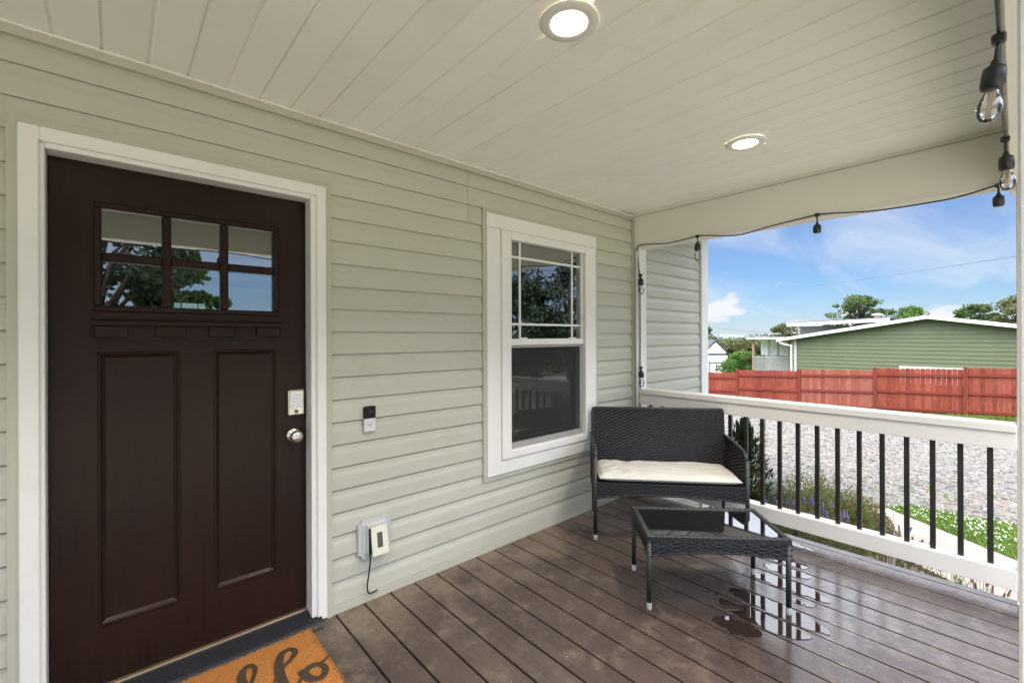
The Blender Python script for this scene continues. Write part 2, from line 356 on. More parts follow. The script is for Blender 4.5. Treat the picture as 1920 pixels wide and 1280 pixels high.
LEAF_PINE = mat_leaf('leaf_pine', (.016, .030, .014), (.040, .062, .026), .15, 1)
LEAF_BED = mat_leaf('leaf_bed', (.11, .17, .04), (.25, .30, .09), .3, 7)
LEAF_RUST = mat_leaf('leaf_rust', (.22, .11, .06), (.36, .22, .11), .3, 7)
LEAF_SILVER = mat_leaf('leaf_silver', (.25, .31, .24), (.40, .46, .37), .3, 9)
LEAF_YELLOW = mat_leaf('leaf_yellow', (.24, .26, .06), (.38, .36, .10), .3, 9)
GRASSM = mat_leaf('grass_blade', (.12, .21, .035), (.24, .36, .07), .35, 5)
STEM = paint('dry_stem', (.17, .12, .085), .9, .2, 30)
PURPLE = paint('flower_spike', (.20, .15, .30), .85, .3, 60)
BLUEF = paint('blue_flower', (.14, .15, .48), .8, .2, 60)
MAUVE = paint('mauve_flower', (.30, .19, .23), .85, .25, 60)
CLOVER = paint('clover_flower', (.72, .72, .62), .8, .1, 60)
BARK = paint('bark', (.085, .065, .05), .95, .3, 5, .8, 25)
GREENS = paint('green_siding', (.112, .130, .068), .6, .05, 1.0, .05, 60, rand=.03)
NWHITE = paint('white_board', (.78, .78, .79), .5, .04, 1.5)
NGREY = paint('grey_panel', (.42, .42, .41), .7, .06, 1.5)
SHINGLE = paint('shingle', (.10, .10, .105), .9, .25, 9, .6, 14)
SHEDTRIM = paint('shed_trim', (.045, .047, .055), .6, .1, 4)
WOODP = paint('brown_post', (.27, .19, .14), .8, .15, 6)
LATT = paint('lattice_grey', (.33, .32, .31), .8, .15, 9)
WIRE = paint('wire', (.05, .05, .06), .6, .1, 3)
HAZE_HILL = paint('haze_hill', (.16, .22, .25), 1.0, .15, .004)  # blue of distance haze mixed into the base colour

# ------------------------------------------------------------------ terrain
def gz(x, y):
    """height of the ground (the deck top is 0): slopes away past the porch's end, down towards the fence"""
    u = min(max((x-4)/17.0, 0), 1)
    z = -.45 - .052*max(0, min(x, 21.3)-4) - .065*u*(min(max(y, -8), 40)+2.3)
    if x > 21.3: z -= .030*(min(x, 160)-21.3)
    if x > 160: z -= .004*(min(x, 1500)-160)
    return z
def grid_sheet(name, xs, ys, mat, dz=0.0, keep=None):
    v = [(x, y, gz(x, y)+dz) for x in xs for y in ys]; ny = len(ys); f = []
    for i in range(len(xs)-1):
        for j in range(ny-1):
            if keep and not keep((xs[i]+xs[i+1])/2, (ys[j]+ys[j+1])/2): continue
            f.append((i*ny+j, (i+1)*ny+j, (i+1)*ny+j+1, i*ny+j+1))
    return npmesh(name, v, f, mat, smooth=True)
gx = [-3000, -800, -200, -60, -30, -15, -8, -4, 0, 2, 4, 6, 8, 10, 12, 14, 16, 18, 20, 21.3, 24, 27, 30, 34, 40, 50, 65, 90, 120, 160, 250, 500, 1000, 1800, 3000]
gy = [-3000, -800, -200, -80, -40, -25, -15, -10, -8, -6, -4, -2.3, 0, 2, 4, 6, 8, 10, 13, 17, 22, 30, 40, 60, 100, 250, 800, 3000]
struct(grid_sheet('ground', gx, gy, LAWN))
gvx = [5.6 + .5*i for i in range(32)]; gvy = [-9 + .5*i for i in range(38)]
struct(grid_sheet('gravel_drive', gvx, gvy, GRAVEL, .012, lambda x, y: (x > 6.75 or y > -1.15) and x < 21.0 and not (y < -3.4 and x < 8)))
struct(grid_sheet('bounce_slab', [-16 + .5*i for i in range(78)], [-15 + .5*i for i in range(24)], BOUNCE_CONCRETE, .012, lambda x, y: not (x > 3.9 and y > -9.5)))  # unseen pale slab added to bounce light up into the porch
# distant hills
def hills():
    xs = np.linspace(-500, 5200, 120); v = []
    for i, y in enumerate(xs):
        h = 10 + 11*math.sin(y*.0017+1.0) + 7*math.sin(y*.0049) + 4*math.sin(y*.013+2)
        v += [(3200, y, -60), (3350, y, h*.9), (3700, y, -60)]
    f = []
    for i in range(len(xs)-1):
        a = i*3; f += [(a, a+3, a+4, a+1), (a+1, a+4, a+5, a+2)]
    struct(npmesh('hills', v, f, HAZE_HILL, smooth=True))
hills()
# concrete walk
walk = [(6.49,-1.30),(6.05,-1.80),(5.63,-2.28),(5.25,-2.90),(5.05,-4.0),(5.0,-9),(3.95,-9),(3.95,-4),(4.2,-2.8),(4.62,-2.0),(5.15,-1.35),(5.80,-.80)]
wm = MB(); n = len(walk)
wm.add([(x, y, gz(x, y)+.045) for x, y in walk] + [(x, y, gz(x, y)-.08) for x, y in walk], [tuple(range(n))] + [(i, (i+1) % n, n+(i+1) % n, n+i) for i in range(n)])
struct(wm.build('concrete_walk', WALKC))
bedp = [(3.45,-2.6),(4.15,-2.6),(4.62,-1.95),(5.15,-1.30),(5.75,-.75),(5.7,-.1),(5.4,.6),(3.45,.6)]
bm_ = MB(); n = len(bedp)
bm_.add([(x, y, gz(x, y)+.025) for x, y in bedp] + [(x, y, gz(x, y)-.05) for x, y in bedp], [tuple(range(n))] + [(i, (i+1) % n, n+(i+1) % n, n+i) for i in range(n)])
struct(bm_.build('flower_bed', MULCH))

# ------------------------------------------------------------------ house: wall, siding, ceiling, beams, posts
HO = thing('house', (0, 0, 0), 'house front under the porch clad in sage vinyl siding with dark entry door', 'house')
C = .1143; CZ0 = 2.1034 - 24*C
CEIL = 2.4545
DX0, DX1, DZ1 = -.246, .781, 2.128            # door casing, outer
WX0, WX1, WZ0, WZ1 = 1.792, 2.914, .482, 2.190  # window casing, outer
J = .027
wall = MB()
def wallbox(x0, x1, z0, z1): wall.box(x0, x1, .012, .16, z0, z1)
ox = [(-4.5, -.20), (.735, 1.90), (2.85, 4.80)]
wallbox(-4.5, -.20, -.6, 2.9); wallbox(.735, 1.90, -.6, 2.9); wallbox(2.85, 4.80, -.6, 2.9)
wallbox(-.20, .735, 2.08, 2.9); wallbox(-.20, .735, -.6, -.02); wallbox(1.90, 2.85, 2.105, 2.9); wallbox(1.90, 2.85, -.6, .565)
WALL = wall.build('wall', SAGE, HO)
PROF = [(0, -.0105), (.002, -.0115), (.060, -.0098), (.069, -.0088), (.078, -.0065), (.087, -.0042), (.096, -.0032), (.1085, -.0028), (.1092, .0030), (C+.004, .0030)]
def siding(x0, x1, zb, lo=None, hi=None):
    """one course of dutch-lap siding from x0 to x1, its butt edge at zb, clipped to lo..hi"""
    lo = zb if lo is None else max(lo, zb); hi = zb+C+.004 if hi is None else min(hi, zb+C+.004)
    if hi-lo < .006 or x1-x0 < .01: return
    pr = []
    for (a, ya), (b, yb) in zip(PROF, PROF[1:]):
        za, zc = zb+a, zb+b
        if zc <= lo or za >= hi: continue
        for zz in (max(za, lo), min(zc, hi)):
            y = ya + (yb-ya)*(zz-za)/(zc-za)
            if not pr or zz > pr[-1][1]+1e-6: pr.append((y, zz))
    poly = [(y, z) for y, z in pr] + [(.0062, pr[-1][1]), (.0062, pr[0][1])]
    MB().prism(poly, 'x', x0, x1).build('siding_course', SIDING, WALL)
for k in range(-2, 29):
    zb = CZ0 + k*C
    if zb > CEIL: break
    segs = []
    top = min(zb+C+.004, CEIL)
    jx0, jx1, jz1 = DX0-J, DX1+J, DZ1+J
    kx0, kx1, kz0, kz1 = WX0-J, WX1+J, WZ0-J, WZ1+J
    def blocked(x):  # z interval taken out by door or window at x
        if jx0 < x < jx1: return (-9, jz1)
        if kx0 < x < kx1: return (kz0, kz1)
        return None
    cuts = [-4.4, jx0, jx1, 1.655, kx0, kx1, 3.447] if zb > -.02 else [3.62, 4.75]
    if zb > 2.09: cuts = [-4.4, 1.655, 3.447]
    for a, b in zip(cuts, cuts[1:]):
        if zb > 2.09:
            # long courses over door and window, cut where the casings reach up into them
            if zb < jz1 and a < jx0 < b:
                siding(a, jx0, zb, 0.0, top); siding(jx0, jx1, zb, jz1, top); siding(jx1, b, zb, 0.0, top)
            elif zb < kz1 and b > kx1 and a < kx0:
                siding(a + .0025, kx0, zb, 0.0, top); siding(kx0, kx1, zb, kz1, top); siding(kx1, b, zb, 0.0, top)
            else: siding(a + (.0025 if abs(a-1.655) < 1e-6 else 0), b, zb, None, top)
            continue
        bl = blocked((a+b)/2)
        if bl is None:
            if abs(a-jx1) < 1e-6: b = kx0
            if abs(a-1.655) < 1e-6: continue
            siding(a, b, zb, 0.045 if zb > -.1 else None, top)
        else:
            if zb < bl[0]: siding(a, b, zb, .045, min(top, bl[0]))
            if top > bl[1]: siding(a, b, zb, bl[1], top)
    if zb > -.02: siding(3.615, 4.745, zb, None, None)
# courses below the deck, past the porch end, and starter / channel trims
tr = MB()
tr.box(DX1+J, 3.447, -.016, .004, 0.0, .045); tr.box(-4.4, DX0-J, -.016, .004, 0.0, .045)
tr.build('starter_strip', SAGE, HO)
ch = MB()
for x0, x1, z0, z1, lowf in ((DX0, DX1, 0.0, DZ1, False), (WX0, WX1, WZ0, WZ1, True)):
    ch.box(x0-J, x0-.001, -.022, .004, z0-(J if lowf else 0), z1+J); ch.box(x1+.001, x1+J, -.022, .004, z0-(J if lowf else 0), z1+J)
    ch.box(x0-.001, x1+.001, -.0215, .004, z1+.001, z1+J)
    if lowf: ch.box(x0-.001, x1+.001, -.0215, .004, z0-J, z0-.001)
ch.build('trim_channel', SAGE, HO)
fr = MB(); fr.box(-4.4, 3.447, -.026, .004, CEIL-.034, CEIL-.0005); fr.build('frieze_channel', SAGE, HO)
fb = MB(); fb.prism([(-.040, CEIL-.006), (-.028, CEIL-.008), (-.028, CEIL+.002), (-.040, CEIL+.002)], 'x', -4.4, 3.468); fb.build('ceiling_bead', BEAM, HO)
cbm = MB(); cbm.box(4.745, 4.90, -.030, .16, -.6, 2.9, bev=.003); cbm.build('corner_board', WHITE, HO)
cpm = MB(); cpm.box(3.449, 3.468, -.03, .004, .05, CEIL-.001); cpm.build('corner_channel', SAGE, HO)
# porch ceiling: vinyl soffit boards with v-grooves, running out from the wall
cl = MB(); cl.box(-4.45, 3.85, -2.75, .012, CEIL+.02, CEIL+.10); CE = cl.build('porch_ceiling', SOFFIT, HO)
G = .1297
me_s = None
for k in range(-34, 26):
    x0 = -.166 + k*G; x1 = x0+G
    if x1 > 3.475 or x0 < -4.3: continue
    b = MB(); deep = .0095 if k % 2 else .007; gw = .012 if k % 2 else .018
    prof = [(0, CEIL+deep), (gw*.45, CEIL+deep), (gw, CEIL), (G, CEIL), (G, CEIL+.012), (0, CEIL+.012)]
    b.prism([(x, z) for x, z in prof], 'y', -.001, -2.262); o = b.build('soffit_panel', SOFFIT, CE); o.location = (x0, 0, 0)
# beams
bb = MB(); bb.box(3.470, 3.61, -2.262, -.012, 2.170, CEIL+.05, bev=.003); bb.build('end_beam', BEAM, HO)
bb = MB(); bb.box(-4.4, 3.75, -2.405, -2.265, 2.168, CEIL+.05, bev=.003); bb.build('front_beam', BEAM, HO)
bb = MB(); bb.prism([(3.470, CEIL-.010), (3.466, CEIL-.010), (3.466, CEIL-.002), (3.470, CEIL-.002)], 'y', -2.26, -.03); bb.build('beam_bead', SAGE, HO)
pl = MB(); pl.box(3.490, 3.60, -.065, .010, 0.003, 2.169, bev=.004); pl.build('pilaster', WHITE, HO)
for px0, lab in ((1.20, 'near'), (-.95, 'far'), (3.478, 'corner')):
    q = MB(); q.box(px0, px0+.118, -2.402, -2.287, -.02, 2.1675, bev=.004)
    q.box(px0-.012, px0+.130, -2.414, -2.2865 if lab != 'near' else -2.2868, .001, .012)
    q.build('porch_post', POSTW, HO)
# roof
rf = MB(); rf.prism([(-2.95, 2.62), (-2.95, 2.72), (3.0, 4.6), (9.0, 2.72), (9.0, 2.62)], 'x', -8.5, 5.2); rf.build('roof', SHINGLE, HO)
fa = MB(); fa.box(-8.5, 3.95, -2.97, -2.955, 2.50, 2.70); fa.box(-8.5, 3.95, -2.95, -2.41, 2.50, 2.51); fa.build('fascia', WHITE, HO)
# shell of the dark room behind, its back wall with a small window
rm = MB()
rm.box(-4.5, 4.8, .161, 4.4, -.05, -.02); rm.box(-4.5, 4.8, .161, 4.4, 2.46, 2.5)
rm.box(-4.55, -4.5, .161, 4.4, -.02, 2.46); rm.box(4.8, 4.85, .161, 4.4, -.02, 2.46)
rm.box(-4.5, .53, 4.35, 4.4, -.02, 2.46); rm.box(.84, 4.8, 4.35, 4.4, -.02, 2.46); rm.box(.53, .84, 4.35, 4.4, -.02, 1.745); rm.box(.53, .84, 4.35, 4.4, 1.81, 2.46)
rm.box(.598, .604, 4.35, 4.4, 1.745, 1.81); rm.box(.764, .770, 4.35, 4.4, 1.745, 1.81)
rm.build('interior_room', DARKROOM, HO)
ow = MB(); ow.box(-8.4, -4.56, .02, 8.8, -.6, 2.62); ow.box(-4.55, 4.85, 8.7, 8.8, -.6, .6); ow.box(4.86, 4.90, .161, 8.8, -.6, 2.62); ow.build('outer_wall', SIDING, HO)

# ------------------------------------------------------------------ front door
YD = .060
d = MB()
X0, X1, Z0, Z1 = -.180, .710, .056, 2.056
LX0, LX1, LZ0, LZ1 = -.037, .566, 1.513, 1.890
PA = (-.050, .208, .275, 1.335); PB = (.325, .577, .275, 1.335)
def db(x0, x1, z0, z1): d.box(x0, x1, YD, YD+.044, z0, z1)
db(X0, X1, Z0, PA[2]); db(X0, PA[0], PA[2], PA[3]); db(PA[1], PB[0], PA[2], PA[3]); db(PB[1], X1, PA[2], PA[3])
db(X0, X1, PA[3], LZ0); db(X0, LX0, LZ0, LZ1); db(LX1, X1, LZ0, LZ1); db(X0, X1, LZ1, Z1)
DO = d.build('front_door', DOOR, HO)
for x0, x1, z0, z1 in (PA, PB):     # recessed panels: bead, sloped bevel, flat field
    q = MB(); rings = [(0, 0), (.004, -.004), (.008, -.004), (.012, .003), (.024, .013), (.030, .013)]
    v = []
    for i, yy in rings: v += [(x0+i, YD+yy, z0+i), (x1-i, YD+yy, z0+i), (x1-i, YD+yy, z1-i), (x0+i, YD+yy, z1-i)]
    f = [(r*4+k, r*4+(k+1) % 4, (r+1)*4+(k+1) % 4, (r+1)*4+k) for r in range(len(rings)-1) for k in range(4)] + [tuple((len(rings)-1)*4+k for k in range(4))]
    q.add(v, f); q.build('door_panel', DOOR, DO)
vx = [LX0, .149, .179, .353, .383, LX1]; hzs = [LZ0, 1.686, 1.720, LZ1]
mu = MB()
for a, b in ((.149, .179), (.353, .383)): mu.box(a, b, YD-.004, YD+.03, LZ0, LZ1, bev=.004)
for i in (0, 2, 4): mu.box(vx[i], vx[i+1], YD-.0035, YD+.03, 1.686, 1.720, bev=.004)
mu.build('muntin_grid', DOOR, DO)
lf = MB(); w_ = .022
lf.box(LX0-w_, LX1+w_, YD-.010, YD-.0005, LZ1, LZ1+w_, bev=.004); lf.box(LX0-w_, LX1+w_, YD-.010, YD-.0005, LZ0-w_, LZ0, bev=.004)
lf.box(LX0-w_, LX0, YD-.0095, YD-.0005, LZ0, LZ1, bev=.004); lf.box(LX1, LX1+w_, YD-.0095, YD-.0005, LZ0, LZ1, bev=.004)
lf.build('glass_frame', DOOR, DO)
for i in (0, 2, 4):
    for j in (0, 2):
        MB().box(vx[i]+.001, vx[i+1]-.001, YD+.014, YD+.018, hzs[j]+.001, hzs[j+1]-.001).build('pane', PANE, DO)
sh = MB(); sh.box(-.068, .598, YD-.034, YD-.0005, 1.436, 1.456, bev=.003); sh.box(-.062, .592, YD-.012, YD-.0006, 1.378, 1.4355); sh.build('dentil_shelf', DOOR, DO)
for x in (-.058, .126, .308, .490): MB().box(x, x+.098, YD-.030, YD-.0125, 1.390, 1.4355, bev=.003).build('dentil_block', DOOR, DO)
kn = MB(); KC = (.652, YD, .914)
kn.lathe([(.033, 0), (.033, .006), (.028, .010), (.012, .013), (.012, .030), (.020, .036), (.027, .046), (.029, .056), (.026, .066), (.016, .072), (0, .073)], KC, (0, -1, 0), 24)
kn.build('door_knob', NICKEL, DO)
MB().box(.624, .697, YD-.022, YD-.0008, 1.012, 1.136, bev=.005).build('lock_plate', NICKEL, DO)
MB().box(.631, .690, YD-.027, YD-.0225, 1.048, 1.129, bev=.002).build('keypad', paint('keypad_face', (.78, .79, .80), .3, .02, 9), DO)
kk = MB()
for i in range(3):
    for j in range(4):
        kk.box(.642+i*.014, .650+i*.014, YD-.0282, YD-.0271, 1.060+j*.015, 1.066+j*.015)
kk.build('keypad_digits', SILVERP, DO)
kc = MB(); kc.lathe([(.0095, 0), (.0095, .004), (.007, .005), (0, .005)], (.660, YD-.0222, 1.030), (0, -1, 0), 16); kc.box(.6588, .6612, YD-.0285, YD-.0273, 1.025, 1.035); kc.build('key_cylinder', BRONZE, DO)
# casing, jamb, sill
cs = MB()
CW = .052
for s, x0, x1 in ((0, DX0, DX0+CW), (1, DX1-CW+.006, DX1)):
    cs.box(x0, x1, -.034, .006, .012, DZ1, bev=.004)
cs.box(DX0+CW, DX1-CW+.006, -.0335, .006, DZ1-CW, DZ1, bev=.004)
cs.build('door_casing', WHITE, HO)
jb = MB()
jb.box(DX0+CW-.006, X0-.002, -.020, YD+.06, .020, DZ1-CW, bev=.003); jb.box(X1+.002, DX1-CW+.012, -.020, YD+.06, .020, DZ1-CW, bev=.003)
jb.box(X0-.002, X1+.002, -.0195, YD+.06, Z1+.002, DZ1-CW+.004, bev=.003)
jb.build('door_jamb', WHITE, HO)
sl = MB(); sl.box(X0, X1, YD-.018, YD+.06, .022, .052, bev=.003); sl.build('door_sill', BRONZE, HO)
th = MB()
pr = [(YD-.019, .002), (YD-.019, .046)]
for k in range(9):
    y = YD-.021-k*.0105; z = .044-k*.0016; pr += [(y, z), (y-.0045, z), (y-.0055, z-.005), (y-.0095, z-.005)]
pr += [(-.066, .020), (-.080, .006), (-.080, .002)]
th.prism(pr, 'x', DX0+.004, DX1-.030); th.build('threshold_strip', RUBBER, HO)

# ------------------------------------------------------------------ window
wf = MB()
wf.box(WX0, 1.906, -.030, .006, WZ0, 2.098, bev=.003); wf.box(2.842, WX1, -.030, .006, WZ0, 2.098, bev=.003)
wf.box(1.906, 2.842, -.0295, .006, WZ0, .574, bev=.003); wf.box(WX0-.004, WX1+.004, -.034, .006, 2.099, WZ1, bev=.003)
WI = wf.build('window', WHITE, HO)
sa = MB()
sa.box(1.908, 1.990, -.042, .08, .576, 2.096, bev=.004); sa.box(2.768, 2.840, -.042, .08, .576, 2.096, bev=.004)
sa.box(1.990, 2.768, -.0415, .08, .576, .628, bev=.004); sa.box(1.990, 2.768, -.0415, .08, 2.040, 2.096, bev=.004)
sa.build('window_frame', WHITE, WI)
us = MB()
us.box(1.991, 2.020, -.012, .03, 1.375, 2.039, bev=.003); us.box(2.750, 2.767, -.012, .03, 1.375, 2.039, bev=.003); us.box(1.991, 2.767, -.018, .03, 1.330, 1.3745, bev=.003)
us.box(2.08, 2.16, -.017, -.004, 1.3748, 1.383, bev=.002); us.box(2.60, 2.68, -.017, -.004, 1.3748, 1.383, bev=.002)
us.build('upper_sash', WHITE, WI)
MB().box(2.020, 2.750, .008, .012, 1.375, 2.039).build('pane', PANE, WI)
MB().box(2.020, 2.750, .045, .049, .66, 1.330).build('pane', PANE, WI)
for x in (2.105, 2.655): MB().box(x-.008, x+.008, .0005, .0070, 1.376, 2.038).build('muntin', WHITE, WI)
for z in (1.935, 1.475): MB().box(2.021, 2.749, .0010, .0065, z-.008, z+.008).build('muntin', WHITE, WI)
sf = MB()
for b in ((1.991, 2.012, .630, 1.329), (2.735, 2.767, .630, 1.329)): sf.box(b[0], b[1], -.010, .004, b[2], b[3], bev=.002)
sf.box(2.012, 2.735, -.0095, .004, .630, .668, bev=.002); sf.box(2.012, 2.735, -.0095, .004, 1.312, 1.329, bev=.002)
sf.build('screen_frame', SCREENF, WI)
MB().box(2.012, 2.735, -.0015, -.0005, .668, 1.312).build('screen_mesh', MESH, WI)
# curtain hanging in the room
cu = MB(); v = []; nx = 90
for i in range(nx+1):
    x = 2.36 + i/nx*.62; yy = .26 + .028*math.sin(i*.62) + .012*math.sin(i*1.37)
    v += [(x, yy, .18), (x + .004*math.sin(i), yy*.5+.13, 2.18)]
cu.add(v, [(2*i, 2*i+2, 2*i+3, 2*i+1) for i in range(nx)], 0, True)
tag(cu.build('curtain', CURTAIN), 'pale pleated curtain hanging inside the white framed window', 'curtain')

# ------------------------------------------------------------------ deck
DK = bpy.data.objects.new('porch_deck', None); COL.objects.link(DK); DK.location = (0, 0, 0); struct(DK)
BW = .1465
mesh_b = None
for k in range(-28, 19):
    x0 = .829 + k*BW
    if x0 < -3.4: continue
    w = BW-.0100 if k < 18 else .060
    b = MB(); yb = -.008 if not (x0 > DX0-.16 and x0 < DX1) else -.008
    b.box(.003, .003+w, -2.52, yb, -.028, 0, bev=.0014)
    o = b.build('deck_board', DECK, DK); o.location = (x0, 0, random.uniform(-.0012, .0))
jo = MB()
for y in (-.2, -.65, -1.1, -1.55, -2.0, -2.4): jo.box(-3.4, 3.5, y-.02, y+.02, -.22, -.030)
jo.box(-3.4, 3.51, -2.50, -2.46, -.24, -.0305); jo.box(3.47, 3.51, -2.459, -.02, -.24, -.0305)
jo.box(-3.4, 3.50, -2.46, -.02, -.26, -.225)  # dark sheet added below so the board gaps look shaded
jo.build('joists_and_gap_shade', paint('joist_gap_shade', (.03, .022, .018), .9), DK)
# rain puddles lying on single boards
def puddle(k, ya, yb, fill=(0.08, .95), seed=0):
    r = random.Random(seed); x0 = .829 + k*BW + .003; w = BW-.0065
    n = 54; lo = []; hi = []
    for i in range(n+1):
        t = i/n; y = ya + (yb-ya)*t; e = math.sin(math.pi*min(1, max(0, t)))**.45*(1 + .16*math.sin(t*17+seed*5)*(1-math.sin(math.pi*t)))
        a = fill[0] + .05*math.sin(t*9+seed) + .05*math.sin(t*23+seed*3) + r.uniform(-.045, .045); b_ = fill[1] - .03 + .04*math.sin(t*13+2*seed) + .045*math.sin(t*31+seed) + r.uniform(-.045, .045)
        m = (a+b_)/2 + .30*math.sin(t*5+seed*1.7)*max(0, 1-e); h = (b_-a)/2*e
        lo.append((x0+w*min(.985, max(.015, m-h)), y)); hi.append((x0+w*min(.985, max(.015, m+h)), y))
    poly = lo + hi[::-1]; q = MB(); nn = len(poly)
    q.add([(x, y, .0022) for x, y in poly] + [(x, y, .0003) for x, y in poly], [(i, i+1, nn-2-i, nn-1-i) for i in range(n)] + [(i, (i+1) % nn, nn+(i+1) % nn, nn+i) for i in range(nn)])
    struct(q.build('puddle', WATER))
def bk(x): return int(math.floor((x-.829)/BW))
for x, ya, yb, fl, sd in ((3.05, -1.22, -1.46, (.1,.9), 1), (2.93, -1.26, -1.50, (.2,.95), 2), (2.80, -1.26, -1.64, (.06,.9), 3), (2.52, -1.235, -1.71, (.05,.96), 4),
                          (2.38, -1.24, -1.66, (.05,.96), 5), (2.22, -1.29, -1.50, (.10,.95), 6), (3.42, -1.26, -1.42, (.25,.55), 8), (2.66, -1.50, -1.60, (.45,.75), 9)):
    puddle(bk(x), ya, yb, fl, sd)

# ------------------------------------------------------------------ railing at the porch end
RA = thing('porch_railing', (3.52, -1.17, 0), 'white porch railing with black metal balusters at the deck end', 'railing')
ro = (3.52, -1.17, 0)
q = MB(); q.box(3.462, 3.60, -2.286, -.066, .884, .924, bev=.003); q.build('rail_cap', RAILW, RA, ro)
q = MB(); q.box(3.474, 3.512, -2.286, -.066, .793, .8835, bev=.002); q.build('top_rail', RAILW, RA, ro)
q = MB(); q.box(3.474, 3.512, -2.286, -.066, .066, .166, bev=.002); q.box(3.5125, 3.565, -2.2855, -.0665, .128, .1655, bev=.002); q.build('bottom_rail', RAILW, RA, ro)
bmesh_ = None
for k in range(-9, 10):
    y = -1.171 - .1133*k
    if y > -.1 or y < -2.26: continue
    if bmesh_ is None:
        q = MB(); q.box(-.0120, .0120, -.0120, .0120, .167, .8835); o = q.build('baluster', BLACKM, RA); bmesh_ = o.data
    else: o = link('baluster', bmesh_, RA)
    o.location = (3.524-ro[0], y-ro[1], 0)

# ------------------------------------------------------------------ recessed ceiling lights
def downlight(x, y, label):
    t = thing('ceiling_light', (x, y, CEIL), label, 'ceiling light', 'recessed ceiling lights')
    q = MB(); q.lathe([(.098, -.001), (.100, -.004), (.096, -.008), (.066, -.011), (.062, -.009), (.060, -.003)], (0,0,0), (0,0,1), 40); q.build('trim_ring', paint('ring_white', (.74,.72,.68), .4), t)
    q = MB(); q.lathe([(.061, -.0045), (.035, -.0055), (0, -.006)], (0,0,0), (0,0,1), 32); q.build('lens', LENS, t)
    ld = bpy.data.lights.new('downlight_beam', 'SPOT'); ld.energy = BEAMW; ld.color = (1.0, .89, .72); ld.spot_size = R(118); ld.spot_blend = 1.0; ld.shadow_soft_size = .16
    lo = bpy.data.objects.new('downlight_beam', ld); COL.objects.link(lo); lo.parent = t; lo.location = (0, 0, -.02)
downlight(1.153, -1.282, 'lit round recessed light in the porch ceiling out from the wall beside the door')
downlight(2.605, -1.295, 'lit round recessed light in the porch ceiling above the wicker loveseat')
downlight(-.30, -1.282, 'added unseen recessed light in the porch ceiling before the left door edge')  # out-of-frame lamp added to the row for more porch light

# ------------------------------------------------------------------ string lights
ST = thing('string_lights', (3.45, -1.4, 2.15), 'black cord of hanging clear glass bulbs strung along the porch beams', 'string lights')
so = (3.45, -1.4, 2.15)
def smooth(pts, n=8):
    out = []; P = [Vector(p) for p in pts]
    for i in range(len(P)-1):
        p0, p1, p2, p3 = P[max(i-1,0)], P[i], P[i+1], P[min(i+2,len(P)-1)]
        for k in range(n):
            t = k/n; out.append(.5*((2*p1) + (p2-p0)*t + (2*p0-5*p1+4*p2-p3)*t*t + (3*p1-p0-3*p2+p3)*t*t*t))
    return out + [P[-1]]
YF = -2.2585
front = []
for x in (-2.9, -2.0, -1.1, -.2, .7): front += [(x, YF, 2.150), (x+.45, YF, 2.128)]
front += [(1.60, YF, 2.115), (1.66, YF, 2.10), (2.1, YF+.001, 2.122), (2.56, YF, 2.150), (2.62, YF, 2.135), (3.0, YF, 2.145), (3.36, -2.250, 2.166), (3.444, -2.222, 2.170)]
endb = [(3.455, -2.08, 2.145), (3.457, -1.955, 2.140), (3.457, -1.717, 2.146), (3.457, -1.45, 2.182), (3.457, -1.39, 2.182), (3.457, -1.124, 2.158), (3.457, -.907, 2.136), (3.457, -.64, 2.180), (3.457, -.585, 2.178), (3.457, -.349, 2.164), (3.457, -.11, 2.190),
        (3.462, -.058, 2.150), (3.474, -.068, 1.985), (3.481, -.074, 1.93), (3.484, -.074, 1.532), (3.482, -.074, 1.16), (3.484, -.074, 1.10), (3.482, -.074, .70), (3.470, -.079, .30), (3.46, -.082, .012)]
q = MB(); q.tube(smooth(front + endb, 5), .0042, 6); q.build('cord', BLACKP, ST, so)
sock_prof = [(.0055, 0), (.0085, -.006), (.010, -.014), (.0205, -.022), (.0225, -.036), (.0225, -.062), (.0205, -.064), (.0205, -.070), (0, -.070)]
bulb_prof = [(.0125, -.068), (.0135, -.080), (.019, -.094), (.0228, -.108), (.0235, -.118), (.0215, -.132), (.015, -.145), (.006, -.1505), (0, -.151)]
def lamp(top, tilt=(0,0,0), bulb=True, drop=.035, scale=1.0):
    t = Vector(top); ax = Vector((tilt[0], tilt[1], 1.0)).normalized()
    q = MB(); q.box(t.x-.013, t.x+.013, t.y-.013, t.y+.013, t.z-.013, t.z+.008, bev=.004)
    e = t - ax*drop
    q.tube([t, t-ax*drop*.5, e], .0045, 6)
    q.lathe([(r*scale, h*scale) for r, h in sock_prof], e, ax, 14); o = q.build('socket', BLACKP, ST, so)
    if bulb:
        b = MB(); b.lathe([(r*scale, h*scale) for r, h in bulb_prof], e, ax, 18); b.build('bulb', BULBG, o, so)
        f = MB()
        for dx in (-.004, .004): f.tube([e - ax*.078 + Vector((dx, dx, 0)), e - ax*.122 + Vector((dx, dx, 0))], .0013, 5)
        f.build('filament', FILAMENT, o, so)
lamp((1.60, YF, 2.106), (.02, -.10), True, .05); lamp((2.575, YF, 2.146), (.0, .03), True, .05); lamp((3.437, -2.226, 2.168), (0,0), False, .04)
for x in (.70, -.20, -1.10): lamp((x, YF, 2.150), (0, 0), True, .04)
lamp((3.448, -1.42, 2.182), (0, 0), False, .05); lamp((3.448, -.614, 2.179), (0, 0), True, .045)
lamp((3.476, -.085, 1.93), (.02, .06), True, .02); lamp((3.477, -.085, 1.115), (.02, .06), True, .02)
# white conduit down the porch corner
q = MB(); q.tube([(3.468, -.050, .02), (3.468, -.050, 2.15)], .0125, 10); q.build('conduit', WHITE, HO)

